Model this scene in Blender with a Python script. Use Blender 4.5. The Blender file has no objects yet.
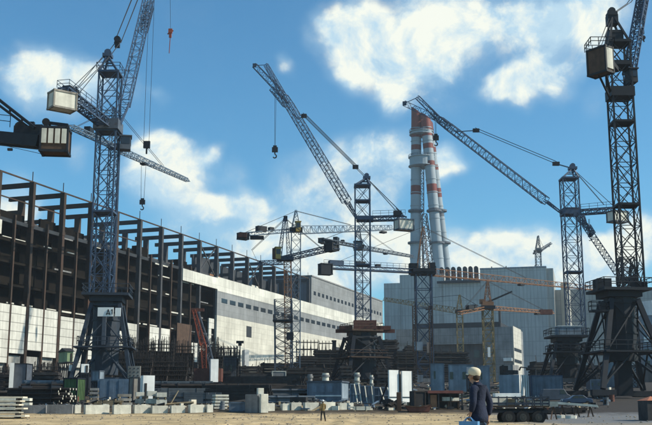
import bpy, bmesh, math, random
from mathutils import Vector, Matrix, noise
R = math.radians
rnd = random.Random(7)
scn = bpy.context.scene
col = scn.collection

# ------------------------------------------------------------------ camera maths
CAM_H = 1.2
F = 1000.0
TH = math.atan((406.6 - 212.5) / F)
CT, ST = math.cos(TH), math.sin(TH)

def at(px, py, Y):
    u = (px - 326) / F; v = (212.5 - py) / F
    t = Y / (CT - v * ST)
    return Vector((u * t, Y, CAM_H + (ST + v * CT) * t))

def xat(px, Y, z):
    v = math.tan(math.atan((z - CAM_H) / Y) - TH)
    return (px - 326) / F * Y / (CT - v * ST)

def ramp(y):
    if y < 78: return 0.0
    if y < 98: t = (y - 78) / 20; return 0.45 * t * t * 2
    return min(0.9 + (y - 98) * 0.044, 6.5)

def gz(x, y):
    z = ramp(y)
    if y < 112:
        k = max(0, min(1, (y - 5) / 25)) * max(0, min(1, (92 - y) / 14))
        z += k * (0.11 * noise.noise(V((x * .10, y * .16, 1))) + 0.08 * noise.noise(V((x * .5, y * .5, 4))) + 0.02 * noise.noise(V((x * 1.7, y * 1.7, 9))))
    if 20 < y < 92:
        f = min(1, (y - 20) / 8, (92 - y) / 8)
        for d in (-.95, .95):
            for u in (x - (4.5 + 1.6 * math.sin(y / 13.0) - .07 * (y - 40)) - d, (x + 9 - .25 * (y - 50) + 1.2 * math.sin(y / 9.0)) - d):
                if abs(u) < 1.4: z -= f * (.085 * math.exp(-(u / .38) ** 2) - .04 * math.exp(-((abs(u) - .75) / .3) ** 2))
            for u in (y - (63 + 1.8 * math.sin(x / 12.0)) - d, y - (77.5 + .05 * x + 1.2 * math.sin(x / 17.0)) - d):
                if abs(u) < 1.6: z -= .09 * math.exp(-(u / .42) ** 2) - .05 * math.exp(-((abs(u) - .85) / .35) ** 2)
    return z + 0.14 * math.exp(-((x - 2.7) ** 2 + (y - 17) ** 2) / 20)

def gp(px, Y):
    z = ramp(Y)
    return Vector((xat(px, Y, z), Y, z))

def yfor(py):
    """depth at which the ground is seen at picture row py"""
    lo, hi = 60.0, 224.0
    for _ in range(40):
        m = (lo + hi) / 2
        v = math.tan(math.atan((ramp(m) - CAM_H) / m) - TH)
        if 212.5 - v * F > py: lo = m
        else: hi = m
    return lo

# ------------------------------------------------------------------ materials
def mat(name, c, rough=0.8, var=0.25, scale=1.0, metal=0.0, bump=0.0, spec=0.3, streak=0.0, rust=None, rust_amt=0.45, perobj=0.12, detail=6):
    m = bpy.data.materials.new(name); m.use_nodes = True
    n = m.node_tree.nodes; l = m.node_tree.links
    b = n['Principled BSDF']
    b.inputs['Roughness'].default_value = rough
    b.inputs['Metallic'].default_value = metal
    b.inputs['Specular IOR Level'].default_value = spec
    tc = n.new('ShaderNodeTexCoord')
    no = n.new('ShaderNodeTexNoise'); no.inputs['Scale'].default_value = scale; no.inputs['Detail'].default_value = detail
    no.inputs['Roughness'].default_value = 0.65
    l.new(tc.outputs['Object'], no.inputs['Vector'])
    mr = n.new('ShaderNodeMapRange'); mr.inputs[1].default_value = 0.3; mr.inputs[2].default_value = 0.7
    mr.inputs[3].default_value = 1 - var; mr.inputs[4].default_value = 1 + var
    l.new(no.outputs['Fac'], mr.inputs[0])
    last = mr.outputs[0]
    if streak:
        mp = n.new('ShaderNodeMapping'); mp.inputs['Scale'].default_value = (1.3, 1.3, 0.07)
        l.new(tc.outputs['Object'], mp.inputs['Vector'])
        n2 = n.new('ShaderNodeTexNoise'); n2.inputs['Scale'].default_value = 1.2; n2.inputs['Detail'].default_value = 5
        l.new(mp.outputs[0], n2.inputs['Vector'])
        m2 = n.new('ShaderNodeMapRange'); m2.inputs[1].default_value = 0.35; m2.inputs[2].default_value = 0.65
        m2.inputs[3].default_value = 1 - streak; m2.inputs[4].default_value = 1 + streak * 0.4
        l.new(n2.outputs['Fac'], m2.inputs[0])
        mu = n.new('ShaderNodeMath'); mu.operation = 'MULTIPLY'
        l.new(last, mu.inputs[0]); l.new(m2.outputs[0], mu.inputs[1]); last = mu.outputs[0]
    if perobj:
        oi = n.new('ShaderNodeObjectInfo')
        m3 = n.new('ShaderNodeMapRange'); m3.inputs[3].default_value = 1 - perobj; m3.inputs[4].default_value = 1 + perobj
        l.new(oi.outputs['Random'], m3.inputs[0])
        mu = n.new('ShaderNodeMath'); mu.operation = 'MULTIPLY'
        l.new(last, mu.inputs[0]); l.new(m3.outputs[0], mu.inputs[1]); last = mu.outputs[0]
    vm = n.new('ShaderNodeVectorMath'); vm.operation = 'SCALE'
    vm.inputs[0].default_value = c[:3]
    l.new(last, vm.inputs['Scale'])
    out = vm.outputs[0]
    if rust:
        n4 = n.new('ShaderNodeTexNoise'); n4.inputs['Scale'].default_value = scale * 0.6; n4.inputs['Detail'].default_value = 8
        n4.inputs['Roughness'].default_value = 0.7
        l.new(tc.outputs['Object'], n4.inputs['Vector'])
        m4 = n.new('ShaderNodeMapRange'); m4.inputs[1].default_value = 1 - rust_amt - 0.05; m4.inputs[2].default_value = 1 - rust_amt + 0.12
        l.new(n4.outputs['Fac'], m4.inputs[0])
        mx = n.new('ShaderNodeMix'); mx.data_type = 'RGBA'
        l.new(m4.outputs[0], mx.inputs[0]); l.new(out, mx.inputs[6]); mx.inputs[7].default_value = (*rust, 1)
        out = mx.outputs[2]
    l.new(out, b.inputs['Base Color'])
    if bump:
        bp = n.new('ShaderNodeBump'); bp.inputs['Strength'].default_value = bump; bp.inputs['Distance'].default_value = 0.05
        n5 = n.new('ShaderNodeTexNoise'); n5.inputs['Scale'].default_value = scale * 6; n5.inputs['Detail'].default_value = 6
        l.new(tc.outputs['Object'], n5.inputs['Vector']); l.new(n5.outputs['Fac'], bp.inputs['Height'])
        l.new(bp.outputs[0], b.inputs['Normal'])
    return m

def grid_lines(m, axis_scales, width, dark, coord='Object', offset=(0, 0), tone_lo=0.93):
    """multiply the base colour of m by panel joints: axis_scales = ((axis vector, spacing), ...)"""
    n = m.node_tree.nodes; l = m.node_tree.links; b = n['Principled BSDF']
    src = b.inputs['Base Color'].links[0].from_socket
    tc = n.new('ShaderNodeTexCoord')
    fac = None
    for (ax, sp), off in zip(axis_scales, offset):
        d = n.new('ShaderNodeVectorMath'); d.operation = 'DOT_PRODUCT'; d.inputs[1].default_value = ax
        l.new(tc.outputs[coord], d.inputs[0])
        a = n.new('ShaderNodeMath'); a.operation = 'MULTIPLY_ADD'; a.inputs[1].default_value = 1 / sp; a.inputs[2].default_value = 100 + off
        l.new(d.outputs['Value'], a.inputs[0])
        f = n.new('ShaderNodeMath'); f.operation = 'FRACT'; l.new(a.outputs[0], f.inputs[0])
        c = n.new('ShaderNodeMath'); c.operation = 'LESS_THAN'; c.inputs[1].default_value = width / sp
        l.new(f.outputs[0], c.inputs[0])
        if fac is None: fac = c.outputs[0]
        else:
            mx = n.new('ShaderNodeMath'); mx.operation = 'MAXIMUM'; l.new(fac, mx.inputs[0]); l.new(c.outputs[0], mx.inputs[1]); fac = mx.outputs[0]
    # per-panel tone
    tone = None
    if len(axis_scales) == 2:
        cb = n.new('ShaderNodeCombineXYZ')
        for k, ((ax, sp), off) in enumerate(zip(axis_scales, offset)):
            d = n.new('ShaderNodeVectorMath'); d.operation = 'DOT_PRODUCT'; d.inputs[1].default_value = ax
            l.new(tc.outputs[coord], d.inputs[0])
            a = n.new('ShaderNodeMath'); a.operation = 'MULTIPLY_ADD'; a.inputs[1].default_value = 1 / sp; a.inputs[2].default_value = 100 + off
            l.new(d.outputs['Value'], a.inputs[0])
            f = n.new('ShaderNodeMath'); f.operation = 'FLOOR'; l.new(a.outputs[0], f.inputs[0]); l.new(f.outputs[0], cb.inputs[k])
        wn = n.new('ShaderNodeTexWhiteNoise'); wn.noise_dimensions = '2D'; l.new(cb.outputs[0], wn.inputs['Vector'])
        mr = n.new('ShaderNodeMapRange'); mr.inputs[3].default_value = tone_lo; mr.inputs[4].default_value = 1.04
        l.new(wn.outputs['Value'], mr.inputs[0])
        sc = n.new('ShaderNodeVectorMath'); sc.operation = 'SCALE'; l.new(src, sc.inputs[0]); l.new(mr.outputs[0], sc.inputs['Scale'])
        src = sc.outputs[0]
    mx = n.new('ShaderNodeMix'); mx.data_type = 'RGBA'
    sc = n.new('ShaderNodeVectorMath'); sc.operation = 'SCALE'; sc.inputs['Scale'].default_value = dark; l.new(src, sc.inputs[0])
    l.new(fac, mx.inputs[0]); l.new(src, mx.inputs[6]); l.new(sc.outputs[0], mx.inputs[7])
    l.new(mx.outputs[2], b.inputs['Base Color'])
    return m

RUST = (0.10, 0.045, 0.022)
M = {
 'steel_blue':  mat('steel_blue', (0.040, 0.068, 0.118), 0.55, 0.3, 1.2, rust=(0.05, 0.035, 0.03), rust_amt=0.4),
 'steel_light': mat('steel_light', (0.11, 0.16, 0.22), 0.55, 0.25, 1.2, rust=(0.07, 0.06, 0.055), rust_amt=0.38),
 'steel_black': mat('steel_black', (0.009, 0.012, 0.018), 0.6, 0.3, 1.2, rust=(0.020, 0.014, 0.011), rust_amt=0.35),
 'steel_dark':  mat('steel_dark', (0.024, 0.034, 0.05), 0.6, 0.3, 1.2, rust=(0.035, 0.026, 0.02), rust_amt=0.38),
 'steel_grey':  mat('steel_grey', (0.075, 0.09, 0.115), 0.6, 0.3, 1.0, rust=(0.06, 0.05, 0.045), rust_amt=0.4),
 'rope':        mat('rope', (0.03, 0.033, 0.04), 0.7, 0.1),
 'paint_orange':mat('paint_orange', (0.25, 0.12, 0.06), 0.6, 0.25, 1.0, rust=(0.14, 0.07, 0.04), rust_amt=0.42),
 'paint_red':   mat('paint_red', (0.26, 0.060, 0.030), 0.55, 0.25, 1.0, rust=(0.15, 0.05, 0.03), rust_amt=0.36),
 'paint_yellow':mat('paint_yellow', (0.36, 0.25, 0.07), 0.55, 0.2, 1.0, rust=(0.18, 0.09, 0.04), rust_amt=0.36),
 'pale_yellow': mat('pale_yellow', (0.20, 0.15, 0.065), 0.6, 0.2, 1.0, rust=(0.12, 0.07, 0.04), rust_amt=0.40),
 'ballast':     mat('ballast', (0.62, 0.60, 0.52), 0.85, 0.15, 0.8, streak=0.2),
 'ballast_dim': mat('ballast_dim', (0.26, 0.24, 0.21), 0.85, 0.2, 0.8, streak=0.4),
 'white_paint': mat('white_paint', (0.74, 0.74, 0.71), 0.6, 0.1, 0.8, streak=0.14),
 'sign_white':  mat('sign_white', (0.78, 0.78, 0.75), 0.5, 0.06, 1.0),
 'sign_ink':    mat('sign_ink', (0.015, 0.015, 0.018), 0.6, 0.05),
 'glass_dark':  mat('glass_dark', (0.02, 0.025, 0.032), 0.12, 0.1, 1.0, spec=0.5),
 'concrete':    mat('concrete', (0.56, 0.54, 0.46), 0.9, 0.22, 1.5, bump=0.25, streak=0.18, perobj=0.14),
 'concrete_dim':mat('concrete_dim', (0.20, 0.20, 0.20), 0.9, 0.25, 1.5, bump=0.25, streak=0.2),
 'hall_steel':  mat('hall_steel', (0.040, 0.026, 0.018), 0.75, 0.35, 0.4, rust=(0.065, 0.030, 0.018), rust_amt=0.45, perobj=0.25),
 'hall_steel_grey': mat('hall_steel_grey', (0.048, 0.050, 0.055), 0.75, 0.35, 0.4, rust=(0.06, 0.035, 0.024), rust_amt=0.4, perobj=0.3),
 'infill':      mat('infill', (0.008, 0.0065, 0.005), 0.95, 0.5, 0.15, spec=0.1, perobj=0.5),  # near-black tone stands in for the unlit inside of the hall
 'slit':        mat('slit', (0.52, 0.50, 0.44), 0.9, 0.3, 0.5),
 'chim_white':  mat('chim_white', (0.29, 0.335, 0.37), 0.5, 0.12, 0.08, streak=0.0, perobj=0.0),
 'chim_red':    mat('chim_red', (0.17, 0.034, 0.024), 0.55, 0.2, 0.1, perobj=0.0),
 'chim_ring':   mat('chim_ring', (0.10, 0.11, 0.13), 0.6, 0.2, 0.1),
 'mortar_dark': mat('vent_dark', (0.03, 0.035, 0.042), 0.7, 0.3, 0.3),
 'shed_blue':   mat('shed_blue', (0.13, 0.165, 0.21), 0.6, 0.25, 0.8, streak=0.25),
 'panel_blue':  mat('panel_blue', (0.20, 0.25, 0.30), 0.7, 0.25, 0.7, streak=0.3),
 'green':       mat('green', (0.06, 0.11, 0.045), 0.7, 0.25, 1.0, rust=RUST, rust_amt=0.3),
 'pale_green':  mat('pale_green', (0.20, 0.27, 0.15), 0.7, 0.2, 1.0, streak=0.2),
 'dark_stuff':  mat('dark_stuff', (0.026, 0.026, 0.027), 0.8, 0.5, 1.0, rust=(0.04, 0.026, 0.018), rust_amt=0.42, perobj=0.5),
 'rebar':       mat('rebar', (0.038, 0.030, 0.026), 0.8, 0.4, 1.0, perobj=0.4),
 'timber':      mat('timber', (0.30, 0.23, 0.14), 0.85, 0.35, 1.5, perobj=0.35),
 'timber_pale': mat('timber_pale', (0.55, 0.50, 0.40), 0.85, 0.25, 1.5, perobj=0.25),
 'pipe_grey':   mat('pipe_grey', (0.10, 0.115, 0.13), 0.6, 0.3, 1.0, perobj=0.3),
 'brown_red':   mat('brown_red', (0.13, 0.05, 0.035), 0.75, 0.3, 1.0, streak=0.2),
 'brown':       mat('brown', (0.075, 0.045, 0.03), 0.8, 0.3, 1.0, streak=0.2),
 'tyre':        mat('tyre', (0.018, 0.018, 0.019), 0.9, 0.25, 5.0),
 'rim':         mat('rim', (0.05, 0.048, 0.042), 0.6, 0.2, 5.0),
 'car_blue':    mat('car_blue', (0.018, 0.035, 0.075), 0.3, 0.1, 1.0, spec=0.5),
 'aux_front':   mat('aux_front', (0.07, 0.075, 0.08), 0.9, 0.35, 0.2, streak=0.35),
 'leaf':        mat('leaf', (0.05, 0.07, 0.03), 0.8, 0.4, 1.0),
}

# ------------------------------------------------------------------ mesh collector
class MB:
    def __init__(s): s.v = []; s.f = []
    def _add(s, vs, fs):
        b = len(s.v); s.v += [Vector(p) for p in vs]; s.f += [tuple(b + i for i in f) for f in fs]; return s
    def box(s, c, size, rz=0.0, mtx=None):
        hx, hy, hz = [a / 2 for a in size]
        pts = [Vector((x * hx, y * hy, z * hz)) for x in (-1, 1) for y in (-1, 1) for z in (-1, 1)]
        if mtx is None: mtx = Matrix.Rotation(rz, 3, 'Z')
        c = Vector(c)
        return s._add([c + mtx @ p for p in pts], [(0, 1, 3, 2), (4, 6, 7, 5), (0, 4, 5, 1), (2, 3, 7, 6), (0, 2, 6, 4), (1, 5, 7, 3)])
    def frame(s, p, q, up=None):
        d = (q - p).normalized()
        if up is None: up = Vector((0, 0, 1)) if abs(d.z) < 0.9 else Vector((0, 1, 0))
        a = d.cross(up).normalized(); b = a.cross(d).normalized()
        return d, a, b
    def bar(s, p, q, w, h=None, up=None):
        p = Vector(p); q = Vector(q)
        if (q - p).length < 1e-5: return s
        h = h or w
        d, a, b = s.frame(p, q, up)
        vs = []
        for e in (p, q):
            for i, j in ((-1, -1), (1, -1), (1, 1), (-1, 1)): vs.append(e + a * (i * w / 2) + b * (j * h / 2))
        return s._add(vs, [(3, 2, 1, 0), (4, 5, 6, 7), (0, 1, 5, 4), (1, 2, 6, 5), (2, 3, 7, 6), (3, 0, 4, 7)])
    def tube(s, p, q, r, r2=None, n=10, caps=True):
        p = Vector(p); q = Vector(q); r2 = r if r2 is None else r2
        d, a, b = s.frame(p, q)
        vs = []
        for e, rr in ((p, r), (q, r2)):
            for k in range(n):
                t = 2 * math.pi * k / n
                vs.append(e + a * (rr * math.cos(t)) + b * (rr * math.sin(t)))
        fs = [(k, (k + 1) % n, n + (k + 1) % n, n + k) for k in range(n)]
        if caps: fs += [tuple(range(n))[::-1], tuple(range(n, 2 * n))]
        return s._add(vs, fs)
    def poly(s, pts): return s._add(pts, [tuple(range(len(pts)))])
    def prism(s, pts, d):
        """extrude the outline pts (list of Vectors) by vector d"""
        n = len(pts); d = Vector(d)
        return s._add(list(pts) + [Vector(p) + d for p in pts], [tuple(range(n))[::-1], tuple(range(n, 2 * n))] + [(k, (k + 1) % n, n + (k + 1) % n, n + k) for k in range(n)])
    def lattice(s, p, q, w, h=None, n=10, up=None, chord=0.2, brace=0.1, w2=None, h2=None, tri=False, cross=False, taper_ends=0.0):
        p = Vector(p); q = Vector(q); h = h or w; w2 = w if w2 is None else w2; h2 = h if h2 is None else h2
        d, a, b = s.frame(p, q, up)
        cs = ((-1, -1), (1, -1), (1, 1), (-1, 1)) if not tri else ((-1, -1), (1, -1), (0, 1))
        m = len(cs)
        def ring(t):
            k = 1.0
            if taper_ends: k = max(0.12, min(1.0, t / taper_ends, (1 - t) / taper_ends))
            W = (w + (w2 - w) * t) * k; H = (h + (h2 - h) * t) * k
            c = p.lerp(q, t)
            return [c + a * (i * W / 2) + b * (j * H / 2) for i, j in cs]
        rings = [ring(k / n) for k in range(n + 1)]
        for k in range(n):
            A, B = rings[k], rings[k + 1]
            for i in range(m):
                s.bar(A[i], B[i], chord)
                j = (i + 1) % m
                s.bar(A[i], A[j], brace)
                if cross: s.bar(A[i], B[j], brace); s.bar(A[j], B[i], brace)
                elif (k + i) % 2: s.bar(A[i], B[j], brace)
                else: s.bar(A[j], B[i], brace)
        for i in range(m): s.bar(rings[-1][i], rings[-1][(i + 1) % m], brace)
        return s
    def rail(s, pts, h=1.1, w=0.06, closed=True, step=1.5):
        n = len(pts)
        for k in range(n if closed else n - 1):
            a, b = Vector(pts[k]), Vector(pts[(k + 1) % n])
            m = max(1, int((b - a).length / step))
            for i in range(m + 1):
                c = a.lerp(b, i / m); s.bar(c, c + Vector((0, 0, h)), w)
            for z in (h, h * 0.5): s.bar(a + Vector((0, 0, z)), b + Vector((0, 0, z)), w)
        return s
    def rot(s, c, rz):
        m = Matrix.Rotation(rz, 3, 'Z'); c = Vector(c)
        s.v = [c + m @ (p - c) for p in s.v]; return s

def link_mesh(name, mb, m, origin, parent=None, smooth=False):
    me = bpy.data.meshes.new(name)
    o0 = Vector(origin)
    me.from_pydata([tuple(p - o0) for p in mb.v], [], mb.f)
    me.materials.append(M[m] if isinstance(m, str) else m)
    if smooth:
        for p in me.polygons: p.use_smooth = True
    bm = bmesh.new(); bm.from_mesh(me); bmesh.ops.recalc_face_normals(bm, faces=bm.faces); bm.to_mesh(me); bm.free()
    o = bpy.data.objects.new(name, me); col.objects.link(o)
    if parent is None: o.location = o0
    else: o.parent = parent
    return o

def tag(o, label, cat, group=None):
    o['label'] = label; o['category'] = cat; o['kind'] = 'thing'
    if len(label.split()) > 16 or len(label.split()) < 4: print('LABELLEN', len(label.split()), label)
    if group: o['group'] = group
    return o

class Thing:
    def __init__(s, name, loc, label, cat, group=None):
        s.o = Vector(loc)
        s.e = bpy.data.objects.new(name, None); s.e.empty_display_size = 0.5; col.objects.link(s.e); s.e.location = s.o
        tag(s.e, label, cat, group)
    def part(s, name, mb, m, parent=None, label=None, smooth=False):
        o = link_mesh(name, mb, m, s.o, parent or s.e, smooth)
        if label: o['label'] = label
        return o

def single(name, mb, m, loc, label, cat, group=None, smooth=False, bevel=0.0):
    o = link_mesh(name, mb, m, loc, None, smooth); tag(o, label, cat, group)
    if bevel:
        b = o.modifiers.new('bevel', 'BEVEL'); b.width = bevel; b.segments = 2; b.limit_method = 'ANGLE'
    return o

def copy_tree(o, parent=None):
    c = o.copy(); col.objects.link(c); c.parent = parent
    for ch in list(o.children): copy_tree(ch, c)
    return c

def structure(o): o['kind'] = 'structure'; return o
V = Vector
Z = Vector((0, 0, 1))
ORD = ['first', 'second', 'third', 'fourth', 'fifth', 'sixth', 'seventh', 'eighth', 'ninth', 'tenth', 'eleventh', 'twelfth', 'thirteenth', 'fourteenth', 'fifteenth', 'sixteenth', 'seventeenth', 'eighteenth', 'nineteenth', 'twentieth']
# ------------------------------------------------------------------ camera, world, sun
cam_d = bpy.data.cameras.new('camera'); cam = bpy.data.objects.new('camera', cam_d); col.objects.link(cam)
cam_d.sensor_width = 36; cam_d.lens = 36 * F / 652; cam_d.clip_end = 20000; cam_d.clip_start = 0.1
cam.location = (0, 0, CAM_H); cam.rotation_euler = (math.pi / 2 + TH, 0, 0)
scn.camera = cam

SUN_EL, SUN_AZ = 37.0, 97.0      # azimuth clockwise from +Y
sd = bpy.data.lights.new('sun', 'SUN'); so = bpy.data.objects.new('sun', sd); col.objects.link(so)
sd.energy = 4.9; sd.angle = R(0.5); sd.color = (1.0, 0.92, 0.76)
tos = V((math.sin(R(SUN_AZ)) * math.cos(R(SUN_EL)), math.cos(R(SUN_AZ)) * math.cos(R(SUN_EL)), math.sin(R(SUN_EL))))
so.rotation_euler = tos.to_track_quat('Z', 'Y').to_euler()

w = bpy.data.worlds.new('World'); scn.world = w; w.use_nodes = True
n = w.node_tree.nodes; l = w.node_tree.links
bg = n['Background']; bg.inputs['Strength'].default_value = 0.12
sky = n.new('ShaderNodeTexSky'); sky.sky_type = 'NISHITA'; sky.sun_disc = False
sky.sun_elevation = R(SUN_EL); sky.sun_rotation = R(SUN_AZ)
sky.air_density = 1.0; sky.dust_density = 0.4; sky.ozone_density = 2.2
tint = n.new('ShaderNodeMix'); tint.data_type = 'RGBA'; tint.blend_type = 'MULTIPLY'; tint.inputs[0].default_value = 1
tint.inputs[7].default_value = (0.44, 0.91, 1.06, 1)
l.new(sky.outputs[0], tint.inputs[6])
tc = n.new('ShaderNodeTexCoord')
def wmath(op, a, b=None, c=None):
    x = n.new('ShaderNodeMath'); x.operation = op
    for i, s in enumerate((a, b, c)):
        if s is None: continue
        if isinstance(s, (int, float)): x.inputs[i].default_value = s
        else: l.new(s, x.inputs[i])
    return x.outputs[0]
def wnoise(scale, detail, rough, vec, dist=0.0):
    x = n.new('ShaderNodeTexNoise'); x.inputs['Scale'].default_value = scale; x.inputs['Detail'].default_value = detail
    x.inputs['Roughness'].default_value = rough; x.inputs['Distortion'].default_value = dist
    l.new(vec, x.inputs['Vector']); return x
dirv = tc.outputs['Generated']
wn = wnoise(7.0, 4, 0.6, dirv)
vs = n.new('ShaderNodeVectorMath'); vs.operation = 'SUBTRACT'; l.new(wn.outputs['Color'], vs.inputs[0]); vs.inputs[1].default_value = (0.5, 0.5, 0.5)
va = n.new('ShaderNodeVectorMath'); va.operation = 'MULTIPLY_ADD'; l.new(vs.outputs[0], va.inputs[0]); va.inputs[1].default_value = (0.075, 0.075, 0.06); l.new(dirv, va.inputs[2])
warped = va.outputs[0]
# cumulus heaps: (px, py, radius in px, weight), each a direction in the sky
CL = [(50, 84, 30, .75), (22, 80, 22, .55), (78, 92, 24, .60), (40, 70, 18, .5), (100, 98, 14, .3), (161, 97, 12, .5), (135, 100, 18, .28),
      (148, 150, 20, .80), (168, 146, 16, .75), (190, 158, 22, .70), (214, 150, 12, .6), (150, 180, 26, .55), (185, 190, 28, .50), (120, 175, 22, .30), (232, 172, 18, .3),
      (203, 208, 15, .65), (222, 206, 14, .7), (246, 204, 18, .75), (262, 212, 14, .5), (180, 230, 30, .40), (235, 235, 34, .40), (8, 205, 26, .60), (74, 160, 14, .32), (20, 245, 30, .5),
      (334, 54, 20, .80), (352, 40, 22, .85), (370, 30, 22, .8), (372, 64, 26, .62), (395, 78, 24, .55), (404, 50, 26, .55), (345, 72, 16, .5), (388, 100, 16, .35),
      (428, 22, 26, .58), (455, 40, 24, .40), (470, 14, 28, .55), (505, 20, 26, .46), (540, 22, 30, .60), (575, 20, 28, .62), (600, 12, 30, .50), (440, 60, 18, .4), (590, 45, 20, .5),
      (505, 88, 16, .72), (524, 84, 20, .80), (546, 72, 20, .85), (560, 88, 18, .72), (528, 104, 14, .5), (575, 70, 12, .4), (600, 100, 16, .16),
      (283, 70, 10, .55), (318, 160, 20, .38), (345, 150, 22, .46), (370, 146, 22, .50), (395, 150, 22, .50), (350, 178, 26, .45), (385, 185, 26, .45), (410, 170, 22, .45),
      (436, 160, 15, .80), (452, 158, 16, .85), (466, 166, 12, .8), (444, 176, 14, .7), (300, 190, 30, .32), (330, 210, 30, .34), (380, 215, 26, .36), (290, 235, 36, .40),
      (345, 262, 28, .72), (378, 258, 26, .85), (400, 246, 22, .75), (405, 265, 24, .8), (340, 290, 34, .7), (318, 262, 20, .5),
      (458, 256, 20, .62), (482, 248, 16, .66), (504, 246, 18, .72), (530, 256, 22, .66), (560, 258, 22, .72), (585, 252, 20, .72), (606, 250, 16, .6), (640, 246, 24, .80), (648, 226, 14, .6), (510, 268, 24, .6), (590, 275, 30, .6), (480, 262, 18, .5), (430, 262, 34, .6), (300, 262, 34, .5), (520, 272, 40, .5), (620, 268, 34, .5), (250, 255, 40, .4), (360, 230, 34, .35), (500, 30, 60, .25), (430, 75, 40, .3), (395, 30, 40, .3)]
acc = None
for px, py, r, wt in CL:
    dvec = (at(px, py, 100) - V((0, 0, CAM_H))).normalized()
    dn = n.new('ShaderNodeVectorMath'); dn.operation = 'DISTANCE'; l.new(warped, dn.inputs[0]); dn.inputs[1].default_value = dvec
    mr = n.new('ShaderNodeMapRange'); mr.interpolation_type = 'SMOOTHSTEP'
    mr.inputs[1].default_value = r * 1.6 / F; mr.inputs[2].default_value = r * 0.15 / F; mr.inputs[3].default_value = 0; mr.inputs[4].default_value = wt * 1.2
    l.new(dn.outputs['Value'], mr.inputs[0])
    acc = mr.outputs[0] if acc is None else wmath('ADD', acc, mr.outputs[0])
# broken cloud over the rest of the sky, outside the part the photograph shows
fwd = V((0, CT, ST))
dd = n.new('ShaderNodeVectorMath'); dd.operation = 'DOT_PRODUCT'; l.new(dirv, dd.inputs[0]); dd.inputs[1].default_value = fwd
outside = n.new('ShaderNodeMapRange'); outside.inputs[1].default_value = 0.93; outside.inputs[2].default_value = 0.85; l.new(dd.outputs['Value'], outside.inputs[0])
bigc = wnoise(2.4, 4, 0.55, dirv)
bc = n.new('ShaderNodeMapRange'); bc.inputs[1].default_value = 0.50; bc.inputs[2].default_value = 0.68; bc.inputs[4].default_value = 0.8; l.new(bigc.outputs['Fac'], bc.inputs[0])
acc = wmath('ADD', acc, wmath('MULTIPLY', bc.outputs[0], outside.outputs[0]))
acc = wmath('MINIMUM', acc, 1.15)
fb = wnoise(17, 10, 0.60, dirv, 0.35)
off = n.new('ShaderNodeVectorMath'); off.operation = 'ADD'; l.new(dirv, off.inputs[0]); off.inputs[1].default_value = (0.012, 0, 0.016)
fbo = wnoise(17, 10, 0.60, off.outputs[0], 0.35)
fb2 = wnoise(46, 8, 0.66, warped, 0.2)
tex = wmath('ADD', wmath('MULTIPLY', wmath('SUBTRACT', fb.outputs['Fac'], 0.5), 2.3), wmath('MULTIPLY', wmath('SUBTRACT', fb2.outputs['Fac'], 0.5), 1.45))
dens = wmath('ADD', acc, wmath('MULTIPLY', tex, wmath('ADD', wmath('MULTIPLY', acc, 0.55), 0.10)))
mk = n.new('ShaderNodeMapRange'); mk.interpolation_type = 'SMOOTHSTEP'; mk.inputs[1].default_value = 0.12; mk.inputs[2].default_value = 1.05; mk.inputs[3].default_value = 0.0; mk.inputs[4].default_value = 0.97
l.new(dens, mk.inputs[0])
# thin veil round and between the heaps
thin = n.new('ShaderNodeMapRange'); thin.interpolation_type = 'SMOOTHSTEP'; thin.inputs[1].default_value = 0.0; thin.inputs[2].default_value = 0.9; thin.inputs[4].default_value = 0.55
fb3 = wnoise(12, 7, 0.68, warped, 0.8)
l.new(wmath('MULTIPLY', wmath('ADD', acc, 0.10), wmath('MULTIPLY', fb3.outputs['Fac'], 1.7)), thin.inputs[0])
# lit from the sun's side: brighter where the cloud thins towards the sun, greyer in the folds
rel = wmath('MULTIPLY', wmath('SUBTRACT', fb.outputs['Fac'], fbo.outputs['Fac']), 4.2)
sh = n.new('ShaderNodeMapRange'); sh.inputs[1].default_value = 0.22; sh.inputs[2].default_value = 1.15
l.new(wmath('ADD', wmath('MULTIPLY', dens, 0.72), rel), sh.inputs[0])
cc = n.new('ShaderNodeMix'); cc.data_type = 'RGBA'; l.new(sh.outputs[0], cc.inputs[0])
cc.inputs[6].default_value = (3.9, 5.4, 6.4, 1); cc.inputs[7].default_value = (7.1, 7.3, 6.5, 1)
mixw = n.new('ShaderNodeMix'); mixw.data_type = 'RGBA'; l.new(wmath('MAXIMUM', mk.outputs[0], thin.outputs[0]), mixw.inputs[0]); l.new(tint.outputs[2], mixw.inputs[6]); l.new(cc.outputs[2], mixw.inputs[7])
l.new(mixw.outputs[2], bg.inputs['Color'])

vs_ = scn.view_settings
vs_.view_transform = 'Standard'; vs_.look = 'None'; vs_.gamma = 1; vs_.use_curve_mapping = False; vs_.exposure = 0.22
scn.cycles.max_bounces = 5; scn.cycles.diffuse_bounces = 3; scn.cycles.use_denoising = True

# ------------------------------------------------------------------ ground
def axis(parts):
    out = []
    for a, b, st in parts:
        k = max(1, round((b - a) / st)); out += [a + (b - a) * i / k for i in range(k)]
    return out + [parts[-1][1]]
xs = axis([(-1000, -200, 160), (-200, -70, 5), (-70, -34, 0.9), (-34, 34, 0.4), (34, 70, 0.9), (70, 200, 5), (200, 1000, 160)])
ys = axis([(-240, -60, 60), (-60, 8, 4), (8, 56, 0.7), (56, 84, 0.35), (84, 110, 0.7), (110, 240, 3), (240, 1300, 40)])
gv = []; gf = []
for y in ys:
    for x in xs:
        z = gz(x, y)
        if y >= 112 and y < 240: z += 0.2 * noise.noise(V((x * .1, y * .1, 2)))
        gv.append((x, y, z))
nx = len(xs)
for j in range(len(ys) - 1):
    for i in range(nx - 1):
        a = j * nx + i; gf.append((a, a + 1, a + nx + 1, a + nx))
me = bpy.data.meshes.new('ground'); me.from_pydata(gv, [], gf)
for p in me.polygons: p.use_smooth = True
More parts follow.
